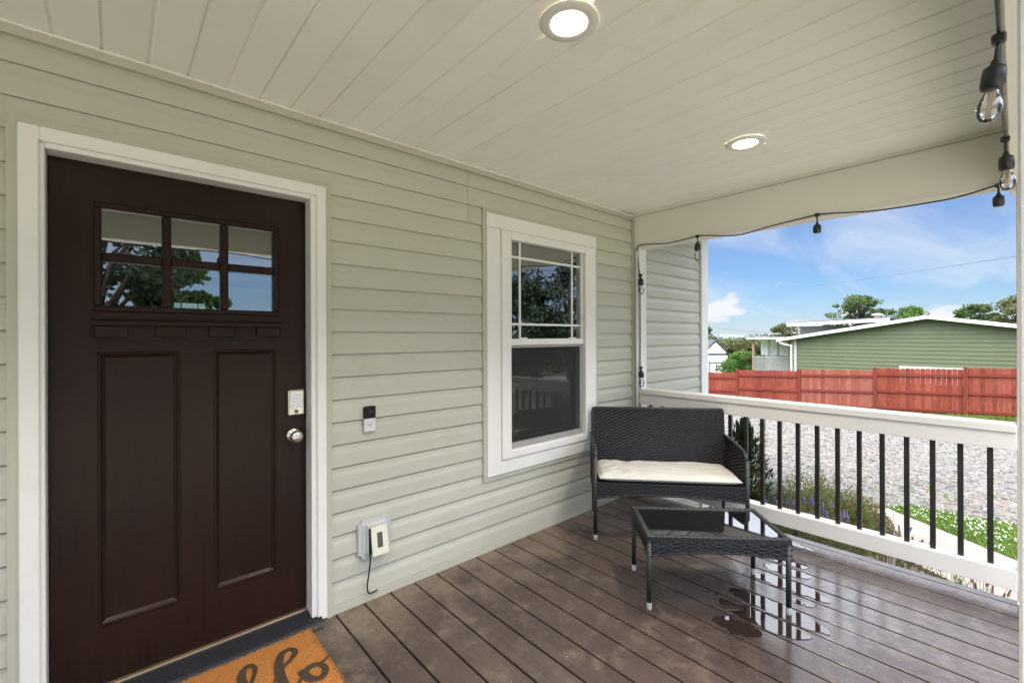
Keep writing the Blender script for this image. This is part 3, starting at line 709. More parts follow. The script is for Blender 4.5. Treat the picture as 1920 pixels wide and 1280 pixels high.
# ------------------------------------------------------------------ doorbell, outlet box, cord, mat
dbp = (1.004, -.02, .957)
t = thing('video_doorbell', (1.004, -.012, .89), 'black and silver video doorbell on the siding between door and window', 'doorbell')
to = (1.004, -.012, .89)
q = MB(); q.box(.972, 1.036, -.030, -.014, .891, .962, bev=.005); q.build('body', SILVERP, t, to)
q = MB(); q.box(.972, 1.036, -.032, -.014, .9625, 1.026, bev=.005); q.build('camera_cover', paint('gloss_black', (.008,.008,.009), .38, spec=.2), t, to)
q = MB(); q.lathe([(.014, 0), (.0145, .002), (.012, .003)], (1.004, -.030, .938), (0,-1,0), 24); q.lathe([(.0115, .0015), (.006, .0022), (0, .0025)], (1.004, -.030, .938), (0,-1,0), 20); q.build('push_button', SILVERP, t, to)
q = MB(); q.lathe([(.008, 0), (.006, .001), (0, .0015)], (1.004, -.0318, .998), (0,-1,0), 16); q.build('lens', BLACKM, t, to)
t = thing('outlet_box', (1.03, -.012, .24), 'grey outdoor outlet box with open cream cover low on the siding', 'outlet')
to = (1.03, -.012, .24)
x0, x1, z0, z1, c_ = .938, 1.118, .236, .440, .022
poly = [(x0+c_, z0), (x1-c_, z0), (x1-c_, z0+c_*.5), (x1, z0+c_), (x1, z1-c_), (x1-c_*.6, z1-c_), (x1-c_, z1), (x0+c_, z1), (x0+c_*.6, z1-c_), (x0, z1-c_), (x0, z0+c_), (x0+c_*.6, z0+c_)]
q = MB(); q.prism(poly, 'y', -.030, -.013); q.box(x0+.022, x1-.022, -.0345, -.0302, z0+.024, z1-.024, bev=.003); q.build('mounting_block', GREYBOX, t, to)
q = MB(); q.box(.978, 1.082, -.0475, -.0348, .262, .412, bev=.004); q.build('box_body', GREYBOX, t, to)
q = MB()
for i in range(4): q.lathe([(.0035, 0), (0, .0006)], (1.002+i*.019, -.0476, .402), (0,-1,0), 8)
q.build('screw', BRONZE, t, to)
cv = MB(); CX0, CX1, CZ0_, CZ1_ = .994, 1.084, .255, .398
def cvp(x, z, dy=0): return (x, -.056 - (CZ1_-z)*.17 + dy, z)
ring = [(CX0, CZ0_), (CX1, CZ0_), (CX1, CZ1_), (CX0, CZ1_)]; hole = [(1.024, .290), (1.054, .290), (1.054, .366), (1.024, .366)]
v = [cvp(*p) for p in ring] + [cvp(*p) for p in hole] + [cvp(*p, .006) for p in ring] + [cvp(*p, .006) for p in hole]
f = []
for k in range(4):
    m = (k+1) % 4; f += [(k, m, 4+m, 4+k), (8+k, 12+k, 12+m, 8+m), (k, 8+k, 8+m, m), (4+k, 4+m, 12+m, 12+k)]
cv.add(v, f); cv.build('cover', CREAM, t, to)
q = MB(); q.add([cvp(*p, .003) for p in hole], [(0, 1, 2, 3)]); q.build('cover_window', paint('smoke_window', (.05,.055,.055), .12), t, to)
q = MB(); q.box(.986, 1.078, -.056, -.048, .262, .395); q.build('outlet_face', BLACKP, t, to)
pc = smooth([(.990, -.052, .275), (.988, -.060, .225), (.984, -.052, .16), (.980, -.040, .09), (.992, -.034, .052), (1.02, -.030, .045), (1.045, -.0215, .044)], 7)
q = MB(); q.tube(pc, .004, 8); q.build('power_cord', BLACKP, t, to)
def npfib(name, c, d, mat, parent):
    n = len(c); L = rng.uniform(.006, .014, n)[:, None]; d = d/np.linalg.norm(d, axis=1, keepdims=True); s_ = np.cross(d, rng.normal(size=(n, 3))); s_ /= np.linalg.norm(s_, axis=1, keepdims=True)
    v = np.stack([c-d*L*.5-s_*.0007, c-d*L*.5+s_*.0007, c+d*L*.5], 1).reshape(-1, 3)
    return npmesh(name, v, np.arange(3*n).reshape(-1, 3), mat, parent)
MX0, MX1, MY0, MY1 = -.075, .686, -.487, -.020
t = thing('doormat', (.30, -.25, 0), 'orange coir doormat with black hello script on deck before the door', 'doormat')
q = MB(); nx, ny = 90, 56; v = []
rr = random.Random(3)
for i in range(nx+1):
    for j in range(ny+1):
        x = MX0 + (MX1-MX0)*i/nx; y = MY0 + (MY1-MY0)*j/ny; ed = i in (0, nx) or j in (0, ny)
        v.append((x + (rr.uniform(-.004, .004) if ed else rr.uniform(-.002,.002)), y + (rr.uniform(-.004, .004) if ed else rr.uniform(-.002,.002)), .004 if ed else .0155 + rr.uniform(-.002, .0015)))
q.add(v, [(i*(ny+1)+j, (i+1)*(ny+1)+j, (i+1)*(ny+1)+j+1, i*(ny+1)+j+1) for i in range(nx) for j in range(ny)], 0, False)
o = q.build('coir_pile', COIR, t, (.30, -.25, 0))
# script lettering 'hello' as flat brush strokes with thick and thin
def stroke(mb, pts, wds, z=.0182):
    P = smooth([(x, y, 0) for x, y in pts], 7); n = len(P); v = []
    for i, p in enumerate(P):
        tt = (P[min(i+1, n-1)] - P[max(i-1, 0)]).normalized(); nn = Vector((-tt.y, tt.x, 0)); u = i/(n-1)*(len(wds)-1); k = min(int(u), len(wds)-2); w = 1.18*(wds[k] + (wds[k+1]-wds[k])*(u-k))
        zz = z + .0009*i/n; v += [(p.x+nn.x*w, p.y+nn.y*w, zz), (p.x-nn.x*w, p.y-nn.y*w, zz)]
    mb.add(v, [(2*i, 2*i+1, 2*i+3, 2*i+2) for i in range(n-1)])
tx = MB(); H = []
stroke(tx, [(.02,-.40),(.075,-.30),(.115,-.19),(.095,-.150),(.062,-.20),(.055,-.32),(.055,-.415)], [.003,.005,.007,.007,.013,.014,.012])
stroke(tx, [(.055,-.40),(.085,-.33),(.125,-.30),(.140,-.34),(.140,-.395),(.160,-.415),(.19,-.39)], [.004,.006,.009,.012,.012,.008,.004], .0184)
stroke(tx, [(.19,-.385),(.255,-.355),(.285,-.315),(.262,-.290),(.235,-.325),(.238,-.39),(.275,-.415),(.33,-.37)], [.004,.007,.009,.010,.013,.014,.010,.004], .0186)
stroke(tx, [(.33,-.38),(.395,-.28),(.432,-.19),(.415,-.150),(.383,-.19),(.376,-.30),(.385,-.385),(.410,-.410),(.44,-.36)], [.003,.006,.008,.008,.013,.015,.014,.009,.004], .0188)
stroke(tx, [(.44,-.38),(.500,-.28),(.582,-.205),(.575,-.160),(.535,-.172),(.505,-.26),(.500,-.37),(.525,-.405),(.56,-.37)], [.003,.006,.010,.009,.012,.016,.014,.009,.004], .0190)
stroke(tx, [(.572,-.325),(.585,-.395),(.622,-.418),(.650,-.385),(.640,-.340),(.605,-.325),(.585,-.345),(.610,-.335),(.650,-.335),(.683,-.318)], [.014,.014,.012,.011,.010,.009,.008,.006,.006,.004], .0192)
tx.build('lettering', INK, t, (.30, -.25, 0))
TP = np.array([(v[0], v[1]) for v in tx.v]); TM = (TP[0::2]+TP[1::2])/2; TR = np.linalg.norm(TP[0::2]-TP[1::2], axis=1)/2
FP = np.stack([rng.uniform(MX0, MX1, 26000), rng.uniform(MY0, MY1, 26000)], 1)
ed = rng.uniform(size=26000) < .06; FP[ed, 0] = np.where(rng.uniform(size=ed.sum()) < .5, MX1-.002, FP[ed, 0]); FP[ed, 1] = np.where(FP[ed, 0] > MX1-.003, FP[ed, 1], np.where(rng.uniform(size=ed.sum()) < .5, MY0, MY1))
dd = np.sqrt(((FP[:, None, :]-TM[None])**2).sum(-1)) - TR[None]; ink = dd.min(1) < .001
for nm_, msk, mm in (('coir_fibre', ~ink, COIR), ('printed_fibre', ink, INK)):
    p3 = np.concatenate([FP[msk]-np.array([.30, -.25]), rng.uniform(.0165, .0205, (msk.sum(), 1))], 1)
    up_ = rng.normal(size=(msk.sum(), 3))*np.array([1.0, 1.0, .2]) + np.array([0, 0, .55])
    stuff(npfib(nm_, p3, up_, mm, t))

# ------------------------------------------------------------------ wicker furniture
def weave(mb, fn, w, h, stake=.026, strip=.0085, amp=.0028, ht=None, fillf=.68):
    """flat strands woven over and under upright stakes; fn(u,v)->(point, normal), u in 0..w, v in 0..h(u)"""
    nc = max(2, round(w/stake)); nr = max(1, round(h/strip)); sub = 2
    for r in range(nr):
        jit = rng.uniform(-.12, .12); v0 = max(0, (r+jit)/nr); v1 = min(1, (r+jit+fillf)/nr); V = []; am = rng.uniform(.75, 1.2); ph = rng.uniform(-.25, .25)
        for i in range(nc*sub+1):
            u = i/(nc*sub)*w; a = amp*am*math.cos(math.pi*i/sub + math.pi*(r % 2) + ph)
            for vv in (v0, (v0+v1)/2, v1):
                p, nn = fn(u, vv); k = a + (.0012 if vv == (v0+v1)/2 else 0)
                V.append((p[0]+nn[0]*k, p[1]+nn[1]*k, p[2]+nn[2]*k))
        mb.add(V, [(3*i+j, 3*i+3+j, 3*i+4+j, 3*i+1+j) for i in range(nc*sub) for j in (0, 1)], 0, False)
def rope(mb, pts, r, n=7, twist=.02):
    mb.tube(pts, r, n)
BA = R(-48.5)
t = thing('wicker_loveseat', (2.779, -.7455, 0), 'black wicker loveseat with rounded arms in the porch corner by the railing', 'loveseat', None, BA)
HWD = .505; SD = .445
# backrest
def back_pt(u, v):   # u across, v 0..1 from seat to top, leaning back
    z = .345 + v*.490; y = .395 + .055*v
    return ((-.490 + u, y, z), (0, -.994, .11))
q = MB(); q.prism([(.402, .33), (.458, .835), (.474, .835), (.418, .33)], 'x', -.488, .488); B = q.build('backrest', WCORE, t)
q = MB(); weave(q, back_pt, .98, .49, .0285, .0120, .0055); stuff(q.build('weave', WICKER, B))
q = MB()
q.tube([(-.486, .404, .36), (-.486, .452, .80), (-.484, .4545, .822), (-.476, .456, .832), (0, .456, .834), (.476, .456, .832), (.484, .4545, .822), (.486, .452, .80), (.486, .404, .36)], .0100, 8); q.build('back_edge', WICKER, B)
# seat base, front apron with a shallow arch
q = MB(); q.box(-.485, .485, .012, .43, .372, .392); q.build('seat_base', WCORE, t)
def apron_z(s): return .285 + .030*max(0, 1-abs(2*s-1)**2.4)
A = MB(); ns = 24
v = []
for i in range(ns+1):
    s = i/ns; x = -.492 + .984*s; v += [(x, .010, apron_z(s)), (x, .016, apron_z(s)), (x, .010, .392), (x, .016, .392)]
A.add(v, [(4*i+a, 4*i+4+a, 4*i+4+b, 4*i+b) for i in range(ns) for a, b in ((0, 2), (2, 3), (3, 1), (1, 0))])
A = A.build('front_apron', WCORE, t)
q = MB(); weave(q, lambda u, v: ((-.492+u, .002, apron_z(u/.984)+v*(.394-apron_z(u/.984))), (0, -1, 0)), .984, .105, .0285, .0120, .0055); stuff(q.build('weave', WICKER, A))
q = MB(); q.tube([(-.492 + .984*i/ns, .006, apron_z(i/ns)) for i in range(ns+1)], .0065, 6); q.build('apron_edge', WICKER, A)
for s in (-1, 1):    # side panels under the seat and arms
    def arm_top(y):   # rounded forward end
        yy = max(0.0, min(1.0, y/.41)); return .640 - .040*(1-yy)**1.5 - .055*max(0, (0.22-yy)/.22)**2.2
    P_ = []; nn = 14
    for i in range(nn+1): yy = .012 + i/nn*.425; P_.append(yy)
    a = MB(); v = []
    for yy in P_: v += [(s*.490, yy, .292), (s*.496, yy, .292), (s*.490, yy, arm_top(yy)), (s*.496, yy, arm_top(yy))]
    a.add(v, [(4*i+p_, 4*i+4+p_, 4*i+4+r_, 4*i+r_) for i in range(nn) for p_, r_ in ((0, 2), (2, 3), (3, 1), (1, 0))])
    AR = a.build('arm', WCORE, t)
    q = MB()
    for side in (-1, 1):
        weave(q, lambda u, v, side=side: ((s*(.493 + .0085*side), .014+u, .294+v*(arm_top(.014+u)-.296)), (s*side, 0, 0)), .42, .34, .0285, .0120, .0055)
    stuff(q.build('weave', WICKER, AR))
    q = MB(); q.tube([(s*.493, yy, arm_top(yy)) for yy in P_], .0135, 8); q.build('arm_edge', WICKER, AR)
    for (x, y, ztop, r) in ((s*.494, .012, arm_top(.012)+.004, .0135), (s*.480, .425, .345, .012)):
        q = MB(); q.tube([(x, y, .0362), (x, y, ztop)], r, 12); lg = q.build('leg', TUBE, t)
        q = MB(); q.tube([(x, y, 0.0005), (x, y, .004), (x, y, .0355), (x, y, .036)], [r*.95, r*1.04, r*1.04, r*1.04], 12); q.build('foot', FOOT, lg)
# cushion
cz = MB(); nx, ny = 64, 30; rr = random.Random(5)
def cush(i, j, top):
    u = i/nx*2-1; w = j/ny*2-1; e = (1-abs(u)**14)*(1-abs(w)**9); e = max(0, e)**.45
    x = u*.468*(1-.010*w*w); y = .212 + w*.200*(1 - .012*u*u)
    wr = .0030*math.sin(u*17 + 2.2*math.sin(w*3.1)) * math.exp(-((u+.55)/.35)**2) + .0022*math.sin(u*9 + w*4.0) + .0016*math.sin(w*15 + u*5) + .0024*math.sin((u-.5*w)*23)*math.exp(-((u+.75)/.2)**2)
    return (x, y, .3935 + .026 + (.030*e + 1.5*wr*e if top else -.0255*e))
v = [cush(i, j, True) for i in range(nx+1) for j in range(ny+1)]; o_ = len(v); v += [cush(i, j, False) for i in range(nx+1) for j in range(ny+1)]
F = lambda i, j: i*(ny+1)+j
f = [(F(i,j), F(i+1,j), F(i+1,j+1), F(i,j+1)) for i in range(nx) for j in range(ny)] + [(o_+F(i,j), o_+F(i,j+1), o_+F(i+1,j+1), o_+F(i+1,j)) for i in range(nx) for j in range(ny)]
bd = [(i, 0) for i in range(nx)] + [(nx, j) for j in range(ny)] + [(i, ny) for i in range(nx, 0, -1)] + [(0, j) for j in range(ny, 0, -1)]
f += [(F(*bd[k]), o_+F(*bd[k]), o_+F(*bd[(k+1) % len(bd)]), F(*bd[(k+1) % len(bd)])) for k in range(len(bd))]
cz.add(v, f, 0, True); ct = thing('seat_cushion', (2.779, -.7455, .392), 'cream cloth seat cushion with creases lying on the wicker loveseat', 'cushion', None, BA)
cz.build('cover', CUSHION, ct, (0, 0, .392))
q = MB(); pts = [cush(i, j, True) for i, j in bd] + [cush(0, 0, True)]
q.tube([(x, y, .4195) for x, y, z in pts], .0032, 6, cap=False); q.build('piping', CUSHION, ct, (0, 0, .392))

# coffee table
TA = R(-45.5); TC = (2.409, -1.151)
t = thing('wicker_coffee_table', (TC[0], TC[1], 0), 'low black wicker coffee table with dark glass top before the loveseat', 'table', None, TA)
TW, TD, TH = .352, .200, .377
q = MB(); q.box(-TW+.024, TW-.024, -TD+.024, TD-.024, TH-.016, TH-.006, bev=.001); q.build('glass_top', BGLASS, t)
q = MB(); q.box(-TW+.004, TW-.004, -TD+.004, -TD+.024, TH-.03, TH-.004); q.box(-TW+.004, TW-.004, TD-.024, TD-.004, TH-.03, TH-.004)
q.box(-TW+.004, -TW+.024, -TD+.024, TD-.024, TH-.0295, TH-.0045); q.box(TW-.024, TW-.004, -TD+.024, TD-.024, TH-.0295, TH-.0045); FRM = q.build('top_frame', WCORE, t)
q = MB()
for a, b in (((-TW, -TD), (TW, -TD)), ((TW, -TD), (TW, TD)), ((TW, TD), (-TW, TD)), ((-TW, TD), (-TW, -TD))):
    L = math.hypot(b[0]-a[0], b[1]-a[1]); m = int(L/.011); ux, uy = (b[0]-a[0])/L, (b[1]-a[1])/L; nx_, ny_ = -uy, ux
    for i in range(m):      # strands wrapped over the rim
        s0 = i/m*L; s1 = s0 + L/m*.86; k = .0015*math.sin(i*2.1)
        V = []
        for s_ in (s0, (s0+s1)/2, s1):
            bul = .0016 if s_ == (s0+s1)/2 else 0
            for off, z in ((-.001-bul, TH-.030), (-.002-bul, TH-.003+k), (.002, TH+.001+bul+k), (.020, TH+.0005+bul+k), (.0245+bul, TH-.004), (.0245+bul, TH-.012)):
                V.append((a[0]+ux*s_+nx_*off, a[1]+uy*s_+ny_*off, z))
        q.add(V, [(j+6*c2, j+1+6*c2, j+7+6*c2, j+6+6*c2) for j in range(5) for c2 in (0, 1)], 0, False)
stuff(q.build('rim_wrap', WICKER, FRM))
def tap(s, L): return TH - .110 + (.030 if L > .5 else .024)*max(0, 1-abs(2*s-1)**2.2)
for a, b in (((-TW, -TD), (TW, -TD)), ((TW, -TD), (TW, TD)), ((TW, TD), (-TW, TD)), ((-TW, TD), (-TW, -TD))):
    L = math.hypot(b[0]-a[0], b[1]-a[1]); ux, uy = (b[0]-a[0])/L, (b[1]-a[1])/L; nx_, ny_ = uy, -ux
    k = MB(); v = []; ns = 20
    for i in range(ns+1):
        s = i/ns; x, y = a[0]+ux*L*s, a[1]+uy*L*s
        if i == 0: x += ux*.006; y += uy*.006
        if i == ns: x -= ux*.006; y -= uy*.006
        for off, z in ((-.0095, tap(s, L)), (-.0135, tap(s, L)), (-.0095, TH-.028), (-.0135, TH-.028)): v.append((x+nx_*off, y+ny_*off, z))
    k.add(v, [(4*i+p_, 4*i+4+p_, 4*i+4+r_, 4*i+r_) for i in range(ns) for p_, r_ in ((0, 2), (2, 3), (3, 1), (1, 0))])
    AP = k.build('apron', WCORE, t)
    q = MB(); weave(q, lambda u, v: ((a[0]+ux*u - nx_*.001, a[1]+uy*u - ny_*.001, tap(u/L, L) + v*(TH-.020-tap(u/L, L))), (nx_, ny_, 0)), L, .090, .036, .0135, .0060); stuff(q.build('weave', WICKER, AP))
    q = MB(); q.tube([(a[0]+ux*L*i/ns - nx_*.006, a[1]+uy*L*i/ns - ny_*.006, tap(i/ns, L)) for i in range(ns+1)], .0065, 6); q.build('apron_edge', WICKER, AP)
for sx in (-1, 1):
    for sy in (-1, 1):
        x, y, r = sx*(TW-.010), sy*(TD-.010), .0125
        q = MB(); q.tube([(x, y, .0362), (x, y, TH-.03)], r, 12); lg = q.build('leg', TUBE, t)
        q = MB(); q.tube([(x, y, .0005), (x, y, .004), (x, y, .0355), (x, y, .036)], [r*.95, r*1.05, r*1.05, r*1.05], 12); q.build('foot', FOOT, lg)

# ------------------------------------------------------------------ vegetation helpers
def leaves(name, c, size, mat, parent, aspect=.45, up=None, jit=1.0):
    """leaf-shaped faces at points c (n,3); up: preferred leaf direction (n,3)"""
    c = np.asarray(c, float); n = len(c); size = np.broadcast_to(size, (n,)) * rng.uniform(.7, 1.3, n)
    d = rng.normal(size=(n, 3)); d = d if up is None else np.asarray(up) + d*jit*.5
    d /= np.linalg.norm(d, axis=1, keepdims=True); s = np.cross(d, rng.normal(size=(n, 3))); s /= np.linalg.norm(s, axis=1, keepdims=True)
    nn = np.cross(d, s); L = size[:, None]; wv = s*L*aspect*.5
    base = c - d*L*.5; mid = c + nn*L*.06
    v = np.stack([base, mid+wv, c+d*L*.5, mid-wv], 1).reshape(-1, 3); i = np.arange(n)[:, None]*4
    return npmesh(name, v, i + np.array([0, 1, 2, 3]), mat, parent)
def blob(center, rad, n):
    p = rng.normal(size=(n, 3)); p /= np.linalg.norm(p, axis=1, keepdims=True); p *= rng.uniform(.35, 1, n)[:, None]**.6
    return np.asarray(center) + p*np.asarray(rad)
def tree(x, y, h, w, label, leaf, cat='tree', group=None, ncl=46, nl=130, ls=.16, trunk=.35, cz=None, name='tree', sparse=0.0, cs=1.0):
    z = gz(x, y)-.05; t = thing(name, (x, y, z), label, cat, group)
    q = MB(); tt = h*trunk
    q.tube([(0, 0, 0), (w*.02, 0, tt*.5), (-w*.02, w*.02, tt), (0, 0, h*.82)], [h*.028, h*.022, h*.017, h*.005], 8)
    pts = []
    for k in range(ncl):
        a = rng.uniform(0, 2*math.pi); zz = rng.uniform(0, 1); prof = math.sin(math.pi*(.12+.83*zz))**.8
        r = w*.5*prof*rng.uniform(.35, 1.0); c = np.array([math.cos(a)*r, math.sin(a)*r, tt + (h-tt)*(.05+.88*zz)])
        s = cs*w*rng.uniform(.07, .17); m = int(nl*rng.uniform(.6, 1.3))
        if rng.uniform() < sparse: m = int(m*.35)
        pts.append(blob(c, (s*1.25, s*1.25, s*.75), m))
        if k % 3 == 0: q.tube([(0, 0, tt+(h-tt)*.5*zz), tuple(c*np.array([.5, .5, .94])), tuple(c)], [h*.010, h*.006, h*.002], 5)
    q.build('trunk', BARK, t); P = np.concatenate(pts); leaves('crown', P, ls, leaf, t, .6)
    return t

# ------------------------------------------------------------------ planting by the railing
def juniper(x, y, h, w, label):
    z = gz(x, y)+.02; t = thing('juniper_shrub', (x, y, z), label, 'shrub')
    q = MB(); q.tube([(0,0,0),(0,0,h*.9)], [.02, .005], 6); P = []; U = []
    for k in range(420):
        zz = rng.uniform(.03, 1)**1.1; a = rng.uniform(0, 2*math.pi); r = w*.5*(1-zz)**.55*(.75+.35*math.sin(a*3+zz*9))
        tip = np.array([math.cos(a)*r, math.sin(a)*r, zz*h]); b = np.array([tip[0]*.15, tip[1]*.15, zz*h*.86])
        for s in np.linspace(.35, 1, 14):
            p = b + (tip-b)*s + rng.normal(size=3)*.010; P.append(p); dd = (tip-b); U.append(dd/np.linalg.norm(dd) + np.array([0, 0, .9]))
    q.build('stem', BARK, t); leaves('foliage', P, .058, LEAF_DARK, t, .22, U, .8)
juniper(4.60, -.52, 1.06, .66, 'dark upright juniper shrub growing behind the railing by the loveseat')
def spray(x, y, h, n, spread, label, name, cat, group, leafm, flower=None, nleaf=26, lsz=.035, lean=.35, fsz=(.008, .05), seed=0, stemr=.0016, fshare=.6):
    """clump of upright stems with narrow leaves, some tipped by a flower spike"""
    r = random.Random(seed); z = gz(x, y)+.02; t = thing(name, (x, y, z), label, cat, group)
    q = MB(); fl = MB(); P = []; U = []
    for k in range(n):
        a = r.uniform(0, 2*math.pi); l = lean*r.uniform(.1, 1); hh = h*r.uniform(.6, 1.05); b = (math.cos(a)*spread*.35*r.random(), math.sin(a)*spread*.35*r.random())
        tip = Vector((b[0]+math.cos(a)*l*hh, b[1]+math.sin(a)*l*hh, hh)); mid = Vector((b[0]+math.cos(a)*l*hh*.35, b[1]+math.sin(a)*l*hh*.35, hh*.55))
        q.tube([(b[0], b[1], 0), mid, tip], [stemr*1.5, stemr, stemr*.7], 4)
        for s in range(nleaf):
            u = r.uniform(.02, .8); p = Vector((b[0], b[1], 0)).lerp(mid, min(1, u*1.7)) if u < .58 else mid.lerp(tip, (u-.58)/.42)
            P.append((p.x + r.gauss(0, .018), p.y + r.gauss(0, .018), p.z + r.gauss(0, .01))); U.append((math.cos(a)*.4, math.sin(a)*.4, .8))
        if flower is not None and r.random() < fshare:
            d_ = (tip-mid).normalized(); fh = fsz[1]*r.uniform(.7, 1.3); m = 5
            for i in range(m): fl.lathe([(0, 0), (fsz[0]*(1.15-.5*i/m), fh*.12), (fsz[0]*(.8-.4*i/m), fh*.24), (0, fh*.26)], tip + d_*fh*(i/m-.5), d_, 5, smooth=False)
    q.build('stem', STEM, t)
    if P: leaves('foliage', P, lsz, leafm, t, .28, U, .9)
    if fl.v: fl.build('flower_spike', flower, t)
    return t
def mound(x, y, h, w, label, name, cat, mats, seed, n=4200, ls=.032):
    z = gz(x, y)+.02; t = thing(name, (x, y, z), label, cat); rr = np.random.default_rng(seed)
    q = MB()
    for k in range(40):
        a = rr.uniform(0, 6.28); l = rr.uniform(.2, 1)*w*.5; q.tube([(0, 0, 0), (math.cos(a)*l*.5, math.sin(a)*l*.5, h*.6), (math.cos(a)*l, math.sin(a)*l, h*rr.uniform(.6, 1.05))], [.003, .002, .001], 4)
    q.build('stem', STEM, t)
    for mi, (mm, share) in enumerate(mats):
        P = []; U = []
        for k in range(int(n*share)):
            a = rr.uniform(0, 6.28); rad = w*.5*rr.uniform(0, 1)**.5; top = h*(1-(rad/(w*.5))**2.4)*(.85+.2*math.sin(a*4+seed)+.1*math.sin(a*9)); zz = top*rr.uniform(.15, 1)**.6
            P.append((math.cos(a)*rad, math.sin(a)*rad, zz)); U.append((math.cos(a)*.5, math.sin(a)*.5, .8))
        leaves('foliage', P, ls, mm, t, .3, U, 1.0)
    return t
mound(5.00, -1.04, .56, .98, 'dense green and rust tinted flowering mound behind the railing bottom', 'perennial_mound', 'plant', ((LEAF_BED, .78), (LEAF_RUST, .22)), 1, 9000, .038)
mound(5.26, -1.30, .40, .62, 'low rusty tipped mound spilling towards the concrete walk', 'perennial_mound', 'plant', ((LEAF_BED, .55), (LEAF_RUST, .45)), 2, 4200, .036)
mound(5.08, -.60, .44, .50, 'pale silver green sage mound beside the juniper', 'silver_sage', 'plant', ((LEAF_SILVER, 1.0),), 3, 4200, .036)
spray(5.25, -1.30, .42, 30, .5, 'tall thin dry seed stalks rising from the green mound', 'seed_stalks', 'plant', None, LEAF_RUST, None, 5, .03, .35, seed=5)
spray(4.55, -.95, .50, 8, .2, 'brown bare crooked stalks beside the silver sage', 'dry_stalks', 'plant', None, LEAF_RUST, None, 3, .02, .15, seed=15, stemr=.0045)
for i, (x, y, h, lab) in enumerate(((4.20, -.98, .44, 'lavender clump with blue spikes between silver sage and green mound'), (4.32, -1.16, .50, 'tallest blue flowered lavender right in front of the green mound'), (4.42, -1.30, .42, 'purple flowered lavender beside the mound towards the walk'))):
    spray(x, y, h, 16, .22, lab, 'lavender_plant', 'plant', 'lavender along the railing', LEAF_BED, BLUEF if i != 2 else PURPLE, 22, .036, .22, (.010, .05), 20+i)
spray(4.36, -1.62, .46, 22, .2, 'grey lavender with sparse blue flowers against the pale walk', 'lavender_plant', 'plant', None, LEAF_BED, BLUEF, 9, .034, .34, (.011, .045), 31, fshare=.3)
spray(4.22, -1.80, .40, 30, .25, 'lavender with many faded mauve spikes against the pale walk', 'lavender_plant', 'plant', None, LEAF_BED, MAUVE, 7, .032, .22, (.010, .075), 32, fshare=.9)
spray(4.10, -1.98, .36, 18, .2, 'sparse fresh green plant with dry curled stalks beside the walk', 'young_plant', 'plant', None, LEAF_BRIGHT, None, 11, .034, .42, seed=33)
spray(4.02, -2.14, .36, 20, .2, 'dry thin lavender with few brown spikes near the porch post', 'lavender_plant', 'plant', None, LEAF_BED, STEM, 3, .03, .45, (.007, .05), 34, fshare=.5)
spray(4.62, -.62, 1.42, 6, .12, 'tall yellow green shoot reaching above the railing', 'tall_shoot', 'plant', None, LEAF_YELLOW, None, 46, .050, .10, seed=41, stemr=.003)
# ground cover along the deck edge
P = []; U = []
for k in range(2600):
    x = rng.uniform(3.58, 4.05); y = rng.uniform(-2.3, -.2); P.append((x, y, gz(x, y)+.02+rng.uniform(0, .10))); U.append((0, 0, 1))
stuff(tag(leaves('ground_cover', P, .05, LEAF_BED, None, .35, U, 1.2), 'low green and yellow weeds along the deck edge', 'weeds'))

# clover lawn strip beyond the walk
patch = [(6.49,-1.30),(6.05,-1.80),(5.63,-2.28),(5.25,-2.90),(5.05,-4.0),(8.0,-4.0),(7.0,-2.6),(6.85,-2.0),(6.78,-1.5)]
def inpoly(x, y, P):
    c = False; j = len(P)-1
    for i in range(len(P)):
        if (P[i][1] > y) != (P[j][1] > y) and x < (P[j][0]-P[i][0])*(y-P[i][1])/(P[j][1]-P[i][1])+P[i][0]: c = not c
        j = i
    return c
v = [(x, y, gz(x, y)+.018) for x, y in patch]
o = MB().add(v, [tuple(range(len(v)))]).build('lawn_strip', LAWN); struct(o)
P = []; CL = MB(); U = []
while len(P) < 15000:
    x, y = rng.uniform(5.0, 8.0), rng.uniform(-3.4, -1.2)
    if inpoly(x, y, patch): P.append((x, y, gz(x, y)+.03+rng.uniform(0, .035))); U.append((0, 0, .7))
stuff(tag(leaves('lawn_grass', P, .055, GRASSM, None, .22, U, 1.0), 'bright green grass between concrete walk and gravel', 'grass'))
kq = 0
CC = [(rng.uniform(5.4, 7.4), rng.uniform(-3.0, -1.4)) for _ in range(34)]
while kq < 330:
    c0 = CC[int(rng.integers(34))]; x, y = c0[0]+rng.normal()*.16, c0[1]+rng.normal()*.16
    if inpoly(x, y, patch):
        CL.lathe([(0, 0), (.007, .003), (.008, .008), (.005, .013), (0, .014)], (x, y, gz(x, y)+rng.uniform(.05, .085)), (rng.normal()*.2, rng.normal()*.2, 1), 6, smooth=False); kq += 1
stuff(tag(CL.build('clover_flowers', CLOVER), 'white clover blossoms scattered over the bright grass strip', 'clover'))
# grass fringe under the fence and weeds in the gravel
P = []; U = []
for k in range(9000):
    y = rng.uniform(-3.5, 8.5); x = 21.05 + rng.normal()*.14; P.append((x, y, gz(x, y)+rng.uniform(.02, .16))); U.append((0, 0, 1.2))
for k in range(46):
    cx, cy = rng.uniform(7, 20), rng.uniform(-2, 7)
    for j in range(18): x, y = cx+rng.normal()*.22, cy+rng.normal()*.4; P.append((x, y, gz(x, y)+rng.uniform(.01, .05))); U.append((0, 0, .8))
stuff(tag(leaves('grass_fringe', P, .11, GRASSM, None, .14, U, .9), 'grass fringe along the red fence and tufts in the gravel', 'grass'))

